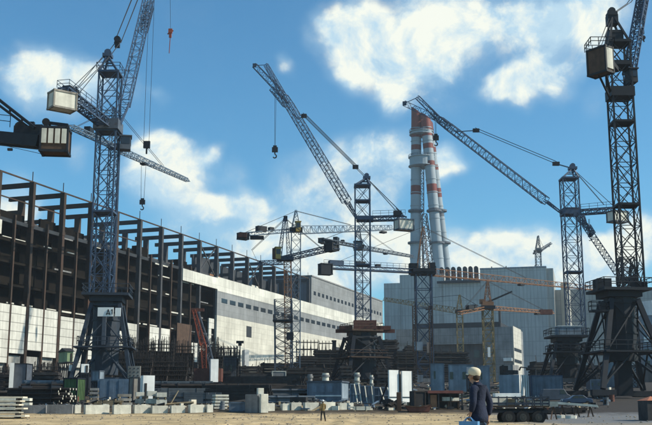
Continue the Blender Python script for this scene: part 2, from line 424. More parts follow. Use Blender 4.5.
ground = bpy.data.objects.new('ground', me); col.objects.link(ground); structure(ground)
gm = mat('sandy_soil', (0.44, 0.335, 0.19), 0.95, 0.35, 0.35, bump=0.6, spec=0.1, perobj=0)
def ground_mix(m):
    n = m.node_tree.nodes; l = m.node_tree.links; b = n['Principled BSDF']
    src = b.inputs['Base Color'].links[0].from_socket
    tc = n.new('ShaderNodeTexCoord')
    def noise_(scale, vec_scale=(1, 1, 1), detail=6):
        mp = n.new('ShaderNodeMapping'); mp.inputs['Scale'].default_value = vec_scale; l.new(tc.outputs['Object'], mp.inputs[0])
        x = n.new('ShaderNodeTexNoise'); x.inputs['Scale'].default_value = scale; x.inputs['Detail'].default_value = detail; x.inputs['Roughness'].default_value = 0.7
        l.new(mp.outputs[0], x.inputs['Vector']); return x.outputs['Fac']
    sp = n.new('ShaderNodeSeparateXYZ'); l.new(tc.outputs['Object'], sp.inputs[0])
    def rng(src, a, b_, c=0, d=1):
        x = n.new('ShaderNodeMapRange'); x.inputs[1].default_value = a; x.inputs[2].default_value = b_; x.inputs[3].default_value = c; x.inputs[4].default_value = d; l.new(src, x.inputs[0]); return x.outputs[0]
    def mth(op, a, b_):
        x = n.new('ShaderNodeMath'); x.operation = op
        for i, s in enumerate((a, b_)):
            if isinstance(s, (int, float)): x.inputs[i].default_value = s
            else: l.new(s, x.inputs[i])
        return x.outputs[0]
    def mix(f, a, colr):
        x = n.new('ShaderNodeMix'); x.data_type = 'RGBA'; l.new(f, x.inputs[0]); l.new(a, x.inputs[6]); x.inputs[7].default_value = (*colr, 1); return x.outputs[2]
    # pale stones and darker damp patches
    c = mix(rng(noise_(0.22, (1, 2.2, 1)), 0.50, 0.66, 0, 0.75), src, (0.20, 0.155, 0.105))
    c = mix(rng(noise_(0.5, (1, 1.5, 1), 8), 0.57, 0.68, 0, 0.6), c, (0.47, 0.41, 0.31))
    c = mix(rng(noise_(3.5, (1, 1, 1), 3), 0.66, 0.72, 0, 0.7), c, (0.07, 0.055, 0.045))
    # greyer tone to the right
    track = mth('ADD', sp.outputs['X'], mth('MULTIPLY', mth('SUBTRACT', noise_(0.12), 0.5), 14))
    c = mix(mth('MULTIPLY', rng(track, 12.5, 17.5), rng(sp.outputs['Y'], 60, 74)), c, (0.155, 0.16, 0.165))
    # dark trodden earth of the yard behind the blocks
    ed = mth('ADD', sp.outputs['Y'], mth('MULTIPLY', mth('SUBTRACT', noise_(0.3), 0.5), 9))
    c = mix(rng(ed, 92.5, 95.5, 0, 0.92), c, (0.040, 0.034, 0.030))
    l.new(c, b.inputs['Base Color'])
ground_mix(gm); me.materials.append(gm)

# ------------------------------------------------------------------ air
hz = MB(); hz.box((0, 535, 88), (2060, 1600, 182))
hm = bpy.data.materials.new('haze'); hm.use_nodes = True; hn = hm.node_tree.nodes
hn.remove(hn['Principled BSDF'])
pv = hn.new('ShaderNodeVolumePrincipled'); pv.inputs['Density'].default_value = 0.00014; pv.inputs['Color'].default_value = (0.80, 0.90, 1.0, 1); pv.inputs['Anisotropy'].default_value = 0.2
hm.node_tree.links.new(pv.outputs[0], hn['Material Output'].inputs['Volume'])
hzo = link_mesh('haze', hz, hm, (0, 0, 0)); hzo['kind'] = 'stuff'
# ------------------------------------------------------------------ turbine hall (half finished)
ANG = math.atan(0.3426)
HD = V((math.sin(ANG), math.cos(ANG), 0)); HN = V((math.cos(ANG), -math.sin(ANG), 0))   # along the facade; outward normal
HROT = math.pi / 2 - ANG
HM = Matrix((HD, HN, Z)).transposed().to_3x3()           # local x along, y outward, z up
BAY = 11.35; Y00 = 217.0
def hp(y, z, off=0.0):
    return V((-139 + 0.3426 * y, y, z)) - HN * off
def hn_(k): return Y00 + BAY * k
def hbox(mb, y0, y1, z0, z1, o0, o1):
    a, b = hp(y0, z0, o0), hp(y1, z1, o1)
    c = (a + b) / 2; L = (y1 - y0) / math.cos(ANG)
    return mb.box(hp((y0 + y1) / 2, (z0 + z1) / 2, (o0 + o1) / 2), (L, abs(o1 - o0), z1 - z0), mtx=HM)

G0 = 6.3; TOP = 50.2; DECK = 40.8
hall = Thing('power_station_hall', hp(hn_(0), G0), 'long half-finished hall, open rusty steel frame at left, pale panelled wall at right', 'industrial hall')
K0, K1 = -3, 15
# tall portal frames standing above the deck
col_a = col_b = None
for k in range(K0, K1 + 1):
    y = hn_(k)
    steel = 'hall_steel' if k < 4 else 'hall_steel_grey'
    m = MB(); hbox(m, y - .42, y + .42, G0, TOP, 0, 1.15)
    hbox(m, y - .55, y + .55, DECK - .7, DECK + .1, -.08, 1.3)
    m.bar(hp(y, TOP, .7), hp(y, TOP + 2.4, .7), .16)
    hall.part('column', m, steel)
    m = MB(); hbox(m, y - .62, y + .62, DECK, TOP - 1.1, 11.4, 12.6); hall.part('column', m, steel)
    m = MB(); hbox(m, y - .35, y + .35, TOP - 1.1, TOP - .05, 1.15, 15.5); hall.part('roof_beam', m, steel)
    if k < 13:
        m = MB(); hbox(m, y - .55, y + .55, DECK, TOP - 4.4, 24.4, 25.6); hall.part('column', m, steel)
        m = MB(); hbox(m, y - .32, y + .32, TOP - 4.4, TOP - 3.4, 12.6, 26.4); hall.part('roof_beam', m, steel)
        if k % 2: m = MB(); hbox(m, y - .3, y + .3, TOP - 7.2, TOP - 6.4, 12.6, 24.4); hall.part('tie_beam', m, steel)
    if k % 3 == 1:
        m = MB()
        m.bar(hp(y + .8, DECK + .4, .7), hp(y + BAY - .8, TOP - .8, .7), .32); m.bar(hp(y + .8, TOP - .8, .8), hp(y + BAY - .8, DECK + .4, .8), .32)
        if k > 4: hall.part('wind_brace', m, steel)
ye, yb = hn_(K0), hn_(K1)
m = MB(); m.bar(hp(ye, TOP + .1, .7), hp(yb, TOP + .1, .7), .30); hall.part('eaves_rail', m, 'hall_steel')
m = MB(); m.bar(hp(ye, TOP - 6.2, 12.0), hp(yb, TOP - 6.2, 12.0), .4, .8); hall.part('crane_girder', m, 'hall_steel_grey')
m = MB(); m.bar(hp(ye, TOP - 7.6, 25.0), hp(hn_(11), TOP - 7.6, 25.0), .4, .8); hall.part('crane_girder', m, 'hall_steel')
m = MB(); m.bar(hp(ye, TOP - 5.0, 1.0), hp(hn_(1), TOP - 5.0, 1.0), .25); m.bar(hp(hn_(2), TOP - 6, 1.0), hp(hn_(4), TOP - 6, 1.0), .25); hall.part('side_rail', m, 'hall_steel')
# deck over the lower hall
m = MB(); hbox(m, ye - 4, hn_(23.6), DECK - .9, DECK - .1, .75, 34); hall.part('deck', m, 'mortar_dark')
# dark plant rooms already closed in on the deck towards the far end
for (a, b, z1, o) in ((8.9, 10.6, TOP - 1.8, 14), (10.9, 12.6, TOP - 2.4, 15), (12.9, 14.9, TOP - 3.5, 13), (6.2, 7.0, TOP - 4, 24)):
    m = MB(); hbox(m, hn_(a), hn_(b), TOP - 5.2, z1 + 1.6, o, o + .5); hall.part('cladding_sheet', m, 'mortar_dark')
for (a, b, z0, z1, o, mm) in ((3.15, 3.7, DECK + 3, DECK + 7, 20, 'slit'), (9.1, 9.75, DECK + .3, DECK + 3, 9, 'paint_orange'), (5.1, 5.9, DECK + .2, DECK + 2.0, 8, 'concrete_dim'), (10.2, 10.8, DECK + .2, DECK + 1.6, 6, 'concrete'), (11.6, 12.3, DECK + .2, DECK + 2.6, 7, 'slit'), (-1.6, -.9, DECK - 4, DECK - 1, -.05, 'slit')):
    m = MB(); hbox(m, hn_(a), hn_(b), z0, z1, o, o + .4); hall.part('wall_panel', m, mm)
# light intermediate posts
for k2 in range(K0 * 2, 14):
    y = hn_(k2 / 2 + 0.5) if k2 % 2 == 0 else None
    if y is None: continue
    m = MB(); hbox(m, y - .22, y + .22, G0, DECK + .9, 0.05, .6); hall.part('facade_post', m, 'hall_steel')
# black sheets paint the unlit interior, pale bars the slits of light
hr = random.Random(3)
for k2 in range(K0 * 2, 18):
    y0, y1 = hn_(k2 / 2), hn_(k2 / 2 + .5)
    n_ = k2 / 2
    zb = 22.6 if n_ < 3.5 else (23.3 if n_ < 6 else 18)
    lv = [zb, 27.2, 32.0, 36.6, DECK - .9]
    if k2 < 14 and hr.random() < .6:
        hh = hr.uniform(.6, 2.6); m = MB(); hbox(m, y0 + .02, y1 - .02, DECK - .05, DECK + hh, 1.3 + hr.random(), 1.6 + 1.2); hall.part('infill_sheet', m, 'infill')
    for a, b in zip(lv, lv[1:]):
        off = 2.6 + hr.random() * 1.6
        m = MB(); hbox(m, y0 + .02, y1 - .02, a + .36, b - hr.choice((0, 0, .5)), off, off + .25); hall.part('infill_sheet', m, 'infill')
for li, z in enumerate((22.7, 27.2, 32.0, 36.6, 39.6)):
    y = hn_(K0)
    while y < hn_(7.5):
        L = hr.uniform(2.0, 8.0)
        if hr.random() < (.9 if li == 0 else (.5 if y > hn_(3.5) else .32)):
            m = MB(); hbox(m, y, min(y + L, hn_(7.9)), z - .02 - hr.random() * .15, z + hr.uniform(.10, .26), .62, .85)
            hall.part('floor_edge', m, 'slit' if hr.random() < .7 else 'concrete_dim')  # bars paint light showing through along the floors
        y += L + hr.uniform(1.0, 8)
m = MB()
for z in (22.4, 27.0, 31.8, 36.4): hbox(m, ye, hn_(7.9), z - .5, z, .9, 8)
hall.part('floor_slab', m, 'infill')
m = MB(); hbox(m, ye, hn_(10), G0, DECK - 1, 8, 8.4); hall.part('inner_wall', m, 'infill')  # black backing paints the unlit depth behind the frame
# bright concrete wall panels already hung at the foot of the frame
PW = grid_lines(mat('panel_pale', (0.56, 0.55, 0.50), 0.9, 0.16, 0.35, streak=0.2, perobj=.14), ((Z, 1.85),), 0.16, 0.45, offset=(.3,))
for k2 in range(K0 * 2, 16):
    n_ = k2 / 2
    y0, y1 = hn_(n_) + .30, hn_(n_ + .5) - .30
    if k2 % 2 == 0: y0 += .3
    else: y1 -= .3
    if n_ < 3.5:
        z0 = (13.2, 12.0, 10, 10.2, 12.3)[k2 % 5]; z1 = 22.4 - hr.choice((0, 0, .9, 1.9))
        if k2 == 6: z1 = 20
    elif n_ < 5:
        if k2 in (8,): continue
        z0, z1 = 16.0, 22.9 - hr.choice((0, .6, 1.9))
    elif n_ < 7.5:
        if k2 in (11, 12): continue
        z0, z1 = 14.0, 21.5 + hr.choice((0, .8, -2))
    else: continue
    m = MB(); hbox(m, y0, y1, z0, z1, .05, .40); hall.part('wall_panel', m, PW)
m = MB(); hbox(m, hn_(K0), hn_(2.0), G0, 11.9, .9, 1.3); hall.part('plinth_wall', m, mat('plinth', (.33, .33, .31), .9, .25, .3, streak=.3))
m = MB(); hbox(m, hn_(5.75), hn_(6.5), 15, 24.4, -.5, -.25); hall.part('wall_panel', m, 'brown', label='brown weatherboard panel')
m = MB(); hbox(m, hn_(7.55), hn_(7.7), 19, 27.5, .05, .4); hbox(m, hn_(7.7), hn_(7.85), 24.5, 27.5, .05, .4); hbox(m, hn_(7.7), hn_(7.85), 19, 20.5, .05, .4); hall.part('wall_panel', m, PW)
# the clad wall
yw, yu, yend, ys_ = hn_(7.95), hn_(15.1), hn_(23.6), hn_(6.0)
def wallmat(nm, c, sp=1.75, dk=.8): return grid_lines(mat(nm, c,   .85, .22, .12, streak=.18, perobj=0), ((HD, 6.0), (Z, sp)), .12, dk, offset=(.2, .1))
WL = wallmat('wall_cream', (.56, .54, .47)); WG = wallmat('wall_grey', (.23, .24, .245)); WB = wallmat('wall_band', (.60, .59, .53), 4)
lw = MB(); hbox(lw, yw, yend, G0, 28.8, -.3, .4); lower = hall.part('lower_wall', lw, WL)
gw = MB(); hbox(gw, yw, yend, 28.8, 36.3, -.25, .4); band = hall.part('window_band', gw, WG)
cw = MB(); hbox(cw, ys_, yw, 36.8, 40.2, -.32, .4); hbox(cw, yw, yend, 36.3, 40.6, -.32, .4); hall.part('cornice_band', cw, WB)
uw = MB(); hbox(uw, yu, yend, 40.6, 51.2, -.25, .4); upper = hall.part('upper_wall', uw, WG)
ew = MB(); hbox(ew, yu, yu + .6, 40.6, 51.0, .42, 30); hall.part('end_wall', ew, mat('end_wall', (.17, .19, .22), .85, .2, .2, streak=.2))  # end facing away from the sun: shade put into a darker, bluer grey
rf = MB(); hbox(rf, yu, yend, 51.2, 51.7, -.5, 30); hall.part('roof', rf, 'concrete_dim')
fe = MB(); hbox(fe, yend, yend + .5, G0, 51.1, -.2, 30); hall.part('end_wall', fe, WG)
y = yw + 3
while y < yend - 6:
    m = MB(); hbox(m, y, y + 4.1, 32.9, 34.3, -.29, -.1); hall.part('window', m, 'glass_dark', parent=band); y += 6.0
y = yu + 2.5
while y < yend - 4:
    m = MB(); hbox(m, y, y + 2.5, 44.2, 45.7, -.29, -.1); hall.part('window', m, 'glass_dark', parent=upper); y += 4.7
for (pxc, z0, z1, wd) in ((9.85, 23.6, 27.2, 4), (17.6, 21.5, 25.5, 5)):
    m = MB(); hbox(m, hn_(pxc), hn_(pxc) + wd, z0, z1, -.34, -.1); hall.part('opening', m, 'mortar_dark', parent=lower)

# ------------------------------------------------------------------ reactor block
FD = V((math.cos(.25), -math.sin(.25), 0)); FN = V((-math.sin(.25), -math.cos(.25), 0))      # along the front (to the right), outward normal
FM = Matrix((FD, -FN, Z)).transposed().to_3x3()
def clad(nm, c, a=3.6, b=3.6): return grid_lines(mat(nm, c, .8, .14, .06, streak=.12, perobj=0), ((FD, a / 2), (Z, b * 2)), .28, .72, offset=(.1, .2))
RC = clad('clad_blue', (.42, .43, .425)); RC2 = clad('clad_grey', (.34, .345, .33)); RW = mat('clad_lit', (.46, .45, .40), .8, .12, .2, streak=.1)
org = xat(430, 520, 20); RO = V((org, 520, 6.0))
def rpos(px, Y0=None):
    """distance along the front at which the picture column px is met"""
    # solve RO + s*FD at px
    lo, hi = -200, 400
    for _ in range(50):
        s_ = (lo + hi) / 2; p = RO + FD * s_
        q = 326 + F * (p.x / p.y) * (CT + math.tan(TH) * ST)
        if q < px: lo = s_
        else: hi = s_
    return lo
def rz(px, py, off=0):
    p = RO + FD * rpos(px); return at(px, py, p.y).z
reactor = Thing('reactor_building', RO, 'huge windowless blue-grey clad block in the background, right of the chimney', 'industrial building')
def fbox(mb, s0, s1, z0, z1, d0, d1):
    return mb.box(RO + FD * ((s0 + s1) / 2) - FN * ((d0 + d1) / 2) + Z * ((z0 + z1) / 2 - RO.z), (s1 - s0, d1 - d0, z1 - z0), mtx=FM)
s_l, s_m, s_v, s_r = rpos(385), rpos(401), rpos(446), rpos(552)
zt = rz(500, 269)
s_w = rpos(484); zv = rz(462, 280.5)
m = MB(); fbox(m, s_w, s_r, 5, zt, 0, 60); reactor.part('main_block', m, RC)
m = MB(); fbox(m, s_v, s_w - .02, 5, zv, .05, 60); reactor.part('vent_block', m, RC)
m = MB(); fbox(m, s_m, s_v - .02, 5, rz(420, 274), 1.5, 60); reactor.part('stair_block', m, RC)
m = MB(); fbox(m, s_l, s_m - .02, 5, rz(393, 283), 0.7, 50); reactor.part('low_block', m, RC)
m = MB(); fbox(m, s_r + .02, s_r + 3.4, 5, zt - .4, .8, 40); reactor.part('corner_shaft', m, RC2)
ls = RO + FD * (s_r + 9) - FN * 9; m = MB(); m.box(V((ls.x, ls.y, (5 + zt - 7) / 2)), (2.6, 4, zt - 12), rz=.62); reactor.part('lit_shaft', m, RW)  # added strip, turned sunward and paler, stands in for the sunlit side face
m = MB(); fbox(m, s_r + 3.42, s_r + 75, 5, rz(590, 286), 14, 60); reactor.part('rear_wing', m, RC2)
m = MB(); fbox(m, s_w - .1, s_r + .1, zt, zt + .7, -.25, 60); reactor.part('parapet', m, 'panel_blue')
m = MB(); fbox(m, rpos(440), rpos(484), rz(460, 283), rz(460, 281), -2.0, 0); reactor.part('ledge', m, 'mortar_dark')
m = MB()
for px in (495, 510, 540): fbox(m, rpos(px), rpos(px) + .5, zt + .7, zt + 1.8, 3, 3.5)
reactor.part('roof_stub', m, 'mortar_dark')
# row of cowled roof vents
vent = None
for i, px in enumerate((444, 450, 456, 462, 468, 473.7, 479.5)):
    s0 = rpos(px); z0, z1 = rz(460, 280.2), rz(460, 266.5)
    base = RO + FD * s0 - FN * 2 + Z * (zv - RO.z)
    h = rz(462, 266) - zv
    t = Thing('roof_vent', base, 'tall dark round-topped ventilation cowl, %s from the left in the roof row' % ORD[i], 'vent', 'row of dark cowls on the reactor roof')
    if vent is None:
        pts = []
        hw = 1.1
        for p in ((-hw, 0), (hw, 0), (hw, h - hw)): pts.append(p)
        for k in range(1, 8): a = math.pi * k / 8; pts.append((hw * math.cos(a), h - hw + hw * math.sin(a)))
        pts.append((-hw, h - hw))
        m = MB(); m.prism([base + FD * a + Z * b for a, b in pts], -FN * 2.2); vb = t.part('cowl', m, 'mortar_dark')
        m = MB(); m.box(base + Z * .35 - FN * 1.1, (2.6, 2.6, .7), mtx=FM); vk = t.part('kerb', m, 'chim_ring')
        m = MB(); m.box(base + Z * (h * .52) - FN * 1.1, (2.4, 2.4, .3), mtx=FM); vr = t.part('flange', m, 'chim_ring')
        vent = (vb, vk, vr)
    else:
        for o in vent: c = o.copy(); col.objects.link(c); c.parent = t.e

# ------------------------------------------------------------------ chimney: three bundled flues
YC = 560.0
def cpt(px, py, Y=YC): return at(px, py, Y)
cb = cpt(428, 281)
chim = Thing('chimney', V((cb.x, YC, 6)), 'tall ventilation stack of three steel flues with red and white bands', 'chimney')
SECT = [(281, 'w'), (238, 'w'), (214, 'k'), (210, 'w'), (195, 'r'), (186, 'w'), (168, 'r'), (163, 'w'), (150.5, 'r'), (145.5, 'w'), (138, 'r'), (135.5, 'w'), (132.5, 'r'), (107, None)]
def flue(pb, pt, r, zcut, facing, mh=2.4):
    """pb, pt: world axis ends. Sections follow picture rows -> heights"""
    hs = [(cpt(420, py).z, c) for py, c in SECT]
    hs[0] = (pb.z, 'w')
    def P(z): return pb.lerp(pt, (z - pb.z) / (pt.z - pb.z))
    fl = None
    W = MB(); bands = []
    for (z0, c), (z1, _) in zip(hs, hs[1:]):
        if c is None or z0 >= zcut: continue
        z1 = min(z1, zcut)
        if c == 'w': W.tube(P(z0), P(z1), r, n=24, caps=False)
        else: bands.append((c, P(z0), P(z1)))
    z = pb.z + 6
    while z < zcut - 4:
        W.tube(P(z), P(z + .5), r + .22, n=24); z += 7.6
    o = chim.part('flue', W, 'chim_white', smooth=False)
    for c, p0, p1 in bands:
        k_ = MB(); k_.tube(p0, p1, r + .02, n=24, caps=False); chim.part('red_band' if c == 'r' else 'ring_band', k_, 'chim_red' if c == 'r' else 'chim_ring', parent=o)
    # obliquely cut mouth
    T = MB(); n_ = 24; vs = []
    d, a, b = T.frame(P(zcut - 1), P(zcut))
    for k in range(n_):
        t = 2 * math.pi * k / n_
        e = P(zcut) + V((math.cos(t) * r, math.sin(t) * r, 0)); vs.append(e)
    for k in range(n_):
        e = vs[k]; u = (e - P(zcut)).dot(facing) / r
        vs.append(e + Z * (mh - (mh - .3) * u))
    T._add(vs, [(k, (k + 1) % n_, n_ + (k + 1) % n_, n_ + k) for k in range(n_)])
    chim.part('mouth', T, 'chim_red', parent=o)
flue(cpt(415.2, 283, YC), cpt(416.4, 120, YC), 2.95, cpt(416, 115).z, V((1, -.2, 0)).normalized(), 2.6)
flue(cpt(440.5, 283, YC - 5), cpt(426.2, 126, YC - 3), 2.95, cpt(427, 120.5, YC - 3).z, V((1, 0, 0)), 2.4)
flue(cpt(448, 283, YC + 12), cpt(429, 130, YC + 4), 2.7, cpt(428, 126, YC + 4).z, V((.7, .7, 0)), 2)
# ring galleries tying the flues
for py, hw, wid in ((162, 12.3, 2.6), (211, 0, 0), (133.5, 11.4, .8), (243, 0, 0)):
    if hw:
        c = cpt(421.5, py); m = MB(); m.tube(c - Z * wid, c + Z * wid, hw * .56, n=24); 
        for s_ in (-1, 1): m.tube(c + Z * (s_ * wid - .2), c + Z * (s_ * wid + .2), hw * .56 + .7, n=24)
        g = chim.part('gallery', m, 'chim_white'); 
        m = MB(); m.rail([c + Z * wid + V((math.cos(k * math.pi / 8), math.sin(k * math.pi / 8), 0)) * (hw * .56 + .6) for k in range(16)], 1.4, .12); chim.part('railing', m, 'chim_ring', parent=g)
    else:
        for pb, pt, YY in ((414.9, 416.4, YC), (440.5, 426.2, YC - 4), (448, 429, YC + 9)):
            f_ = (283 - py) / (283 - 122.); c = cpt(pb + (pt - pb) * f_, py, YY)
            m = MB(); m.tube(c - Z * .5, c + Z * .5, 4.3, n=20); chim.part('gallery', m, 'chim_ring')
# lattice mast between the flues
m = MB(); m.lattice(cpt(430, 283, YC), cpt(424, 215, YC), 7, n=9, chord=.5, brace=.3, w2=2.5); chim.part('lattice_core', m, 'chim_ring')
m = MB(); m.lattice(cpt(422, 215, YC), cpt(422, 168, YC), 2, n=9, chord=.35, brace=.25); chim.part('ladder_mast', m, 'chim_ring')
m = MB(); m.box(V((cb.x, YC, 38)), (30, 24, 64)); chim.part('base_block', m, 'panel_blue')

# ------------------------------------------------------------------ auxiliary block in front of it
AY = 400.0
ax = xat(513, AY, 30); AO = V((ax, AY, 5.5))
aux = Thing('auxiliary_building', AO, 'squat dark concrete building with one sunlit end wall, before the huge grey-blue block', 'industrial building')
AD = -HN; AB = HD          # AD: along the front to the left, AB: back along the lit end
AM = Matrix((AD, AB, Z)).transposed().to_3x3()
def abox(mb, s0, s1, z0, z1, d0, d1): return mb.box(AO + AD * ((s0 + s1) / 2) + AB * ((d0 + d1) / 2) + Z * ((z0 + z1) / 2 - AO.z), (s1 - s0, d1 - d0, z1 - z0), mtx=AM)
zA = at(513, 326.5, AY).z
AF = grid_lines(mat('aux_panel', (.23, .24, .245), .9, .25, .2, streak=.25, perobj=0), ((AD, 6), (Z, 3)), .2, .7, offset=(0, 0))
AE = grid_lines(mat('aux_end', (.52, .50, .44), .9, .15, .3, streak=.2, perobj=0), ((AB, 3), (Z, 1.6)), .15, .75, offset=(0, 0))  # paler than the front: sunlight on the end is put into the colour
m = MB(); abox(m, .3, 48, zA - 6.5, zA, 0, 30); aux.part('upper_wall', m, AF)
m = MB(); abox(m, .3, 12, 5, zA - 6.52, 0, 30); aux.part('front_wall', m, AF)
m = MB(); abox(m, 12.02, 34, 5, zA - 6.52, 1.6, 30); aux.part('dark_recess', m, 'aux_front')
m = MB(); abox(m, 34.02, 48, 5, zA - 6.52, 0.2, 30); aux.part('front_wall', m, AF)
e_ = MB(); abox(e_, -.1, .28, 5, zA + .3, 0, 22); e_ = aux.part('end_wall', e_, AE)
for z in (zA - 9.5, zA - 14): m = MB(); abox(m, -.16, 0, z, z + 1.3, .8, 21); aux.part('window_strip', m, 'glass_dark', parent=e_)
m = MB(); abox(m, 6, 42, zA + .02, zA + 2.4, 4, 30); aux.part('roof_slab', m, 'mortar_dark')
m = MB(); c = AO + AD * 5.5 + AB * 3; m.tube(V((c.x, c.y, zA)), V((c.x, c.y, zA + 7.6)), .55, n=10); aux.part('flue_pipe', m, 'mortar_dark')
for s_, dz in ((14, -12), (20, -9), (27, -12)):
    m = MB(); abox(m, s_, s_ + 2.2, zA + dz, zA + dz + 3, 1.45, 1.7); aux.part('window', m, 'glass_dark')
m = MB(); abox(m, .6, 4, zA - 13.6, zA - 12.4, -1.4, 0); aux.part('canopy', m, 'white_paint')
# ------------------------------------------------------------------ cranes
def rope_hook(t, top, length, sz=1.0, m='rope', two=.5, hookmat='steel_black'):
    h = MB(); b = top - Z * length
    for s in (-1, 1): h.bar(top + V((s * two, 0, 0)), b + V((s * two * .6, 0, .8 * sz)), .07)
    r = t.part('hoist_rope', h, 'rope')
    h = MB()
    h.box(b + Z * .5 * sz, (1.3 * sz, .5 * sz, 1.1 * sz)); h.box(b + Z * 1.2 * sz, (.8 * sz, .4 * sz, .5 * sz))
    pts = [V((0, 0, 0)), V((0, 0, -.5)), V((.35, 0, -.8)), V((.3, 0, -1.25)), V((-.1, 0, -1.4)), V((-.4, 0, -1.15))]
    for a, c in zip(pts, pts[1:]): h.tube(b + a * sz, b + c * sz, .14 * sz, n=6)
    return t.part('hook_block', h, hookmat, parent=r)

def portal(t, base, zp, half_g, half_t, m, body, legw=.8, zbody=.30, mid=.52, yaw=0.2, platr=None, plat_m=None):
    """four splayed legs on bogies, a housing between them, galleries and a slewing platform at height zp"""
    rot = Matrix.Rotation(yaw, 3, 'Z')
    c4 = [V(p) for p in ((-1, -1, 0), (1, -1, 0), (1, 1, 0), (-1, 1, 0))]
    g = base.z; H = zp - g
    def pt(c, hw, z): p = rot @ (c * hw); return V((base.x + p.x, base.y + p.y, z))
    for c in c4:
        k = MB(); a, b = pt(c, half_g, g + 1.1), pt(c, half_t, zp - 1.2)
        k.bar(a, b, legw); 
        k.bar(pt(c, half_g * 1.0, g + 1.1), pt(c, half_t * .6, g + H * .36), legw * .45)
        leg = t.part('leg', k, m)
        k = MB(); fwd_ = rot @ V((1, 0, 0))
        k.box(a - Z * .45, (3.0, .8, .7), rz=yaw)
        for s in (-1.1, -.4, .4, 1.1): k.tube(a - Z * .78 + fwd_ * s + rot @ V((0, -.3, 0)), a - Z * .78 + fwd_ * s + rot @ V((0, .3, 0)), .33, n=10)
        t.part('bogie', k, 'steel_black', parent=leg)
    k = MB()
    def hw_at(z): return half_g + (half_t - half_g) * (z - g - 1.1) / (zp - 1.2 - g - 1.1)
    for i in range(4):
        a, b = c4[i], c4[(i + 1) % 4]
        z1, z2, z3 = g + H * .12, g + H * mid, zp - 1.4
        k.bar(pt(a, hw_at(z2), z2), pt(b, hw_at(z2), z2), legw * .55)
        k.bar(pt(a, hw_at(z3), z3), pt(b, hw_at(z3), z3), legw * .5)
        mid2 = (pt(a, hw_at(z2), z2) + pt(b, hw_at(z2), z2)) / 2
        k.bar(pt(a, hw_at(z1), z1), mid2, legw * .3); k.bar(pt(b, hw_at(z1), z1), mid2, legw * .3)
        k.bar(pt(a, hw_at(z2), z2), pt(b, hw_at(z3), z3), legw * .28); k.bar(pt(b, hw_at(z2), z2), pt(a, hw_at(z3), z3), legw * .28)
    t.part('portal_bracing', k, m)
    k = MB(); zb = g + H * zbody; r1, r2 = body
    k.tube(V((base.x, base.y, zb)), V((base.x, base.y, zp - .4)), r1, r2, n=12)
    for z in (.45, .6, .75, .88): k.tube(V((base.x, base.y, g + H * z - .12)), V((base.x, base.y, g + H * z + .12)), max(r1, r2) + .12, n=12)
    if zbody > .2:
        k.bar(V((base.x, base.y, g + .3)), V((base.x, base.y, zb)), r1 * .9)
    t.part('turret_housing', k, m)
    pm = plat_m or m
    for z, r_, nm in ((zp, platr or half_t * 1.75, 'platform'), (g + H * mid, hw_at(g + H * mid) * 1.12, 'gallery')):
        k = MB(); pts = [rot @ (c * r_) for c in c4]; pts = [V((base.x + p.x, base.y + p.y, z)) for p in pts]
        if nm == 'platform':
            k.box(V((base.x, base.y, z)), (2 * r_, 2 * r_, .35), rz=yaw); k.box(V((base.x, base.y, z - .55)), (1.4 * r_, 1.4 * r_, .75), rz=yaw)
        else:
            for i in range(4): k.bar(pts[i], pts[(i + 1) % 4], 1.0, .22)
        o = t.part(nm, k, pm)
        k = MB(); k.rail([p + Z * .3 for p in pts], 1.1, .09, step=1.3); t.part('railing', k, pm, parent=o)

def ties(t, pairs, r=.09, name='tie_rope', m='rope', sep=.5):
    k = MB()
    for a, b in pairs:
        d = (b - a).normalized(); s = d.cross(Z)
        s = s.normalized() if s.length > .05 else V((1, 0, 0))
        for e in (-sep, sep): k.bar(a + s * e, b + s * e, r * 2)
    return t.part(name, k, m)

def weight_box(t, c, size, rz, m, frame_m, panels=0, nm='counterweight'):
    k = MB(); k.box(c, size, rz=rz)
    o = t.part(nm, k, m)
    k = MB(); R3 = Matrix.Rotation(rz, 3, 'Z')
    hx, hy, hz = [a / 2 for a in size]
    for x in (-1, 1):
        for y in (-1, 1): k.box(c + R3 @ V((x * hx, y * hy, 0)), (.22, .22, size[2] + .25), rz=rz)
    for z in (-1, 1):
        for y in (-1, 1): k.box(c + R3 @ V((0, y * hy, z * hz)), (size[0] + .3, .2, .25), rz=rz)
        for x in (-1, 1): k.box(c + R3 @ V((x * hx, 0, z * hz)), (.2, size[1] + .3, .25), rz=rz)
    t.part('ballast_frame', k, frame_m, parent=o)
    if panels:
        w_ = size[0] / panels
        for i in range(panels):
            k = MB(); k.box(c + R3 @ V((-hx + w_ * (i + .5), -hy - .06, size[2] * .12)), (w_ * .72, .12, size[2] * .62), rz=rz)
            t.part('ballast_slab', k, 'ballast', parent=o)
    return o

def cabin(t, c, size, rz, m, nm='cab'):
    k = MB(); k.box(c, size, rz=rz); k.box(c + Z * (size[2] / 2 + .08), (size[0] + .3, size[1] + .3, .16), rz=rz)
    o = t.part(nm, k, m)
    k = MB(); R3 = Matrix.Rotation(rz, 3, 'Z')
    k.box(c + R3 @ V((0, -size[1] / 2 - .02, size[2] * .14)), (size[0] * .8, .05, size[2] * .45), rz=rz)
    k.box(c + R3 @ V((size[0] / 2 + .02, 0, size[2] * .14)), (.05, size[1] * .75, size[2] * .45), rz=rz)
    t.part('window', k, 'glass_dark', parent=o)
    return o

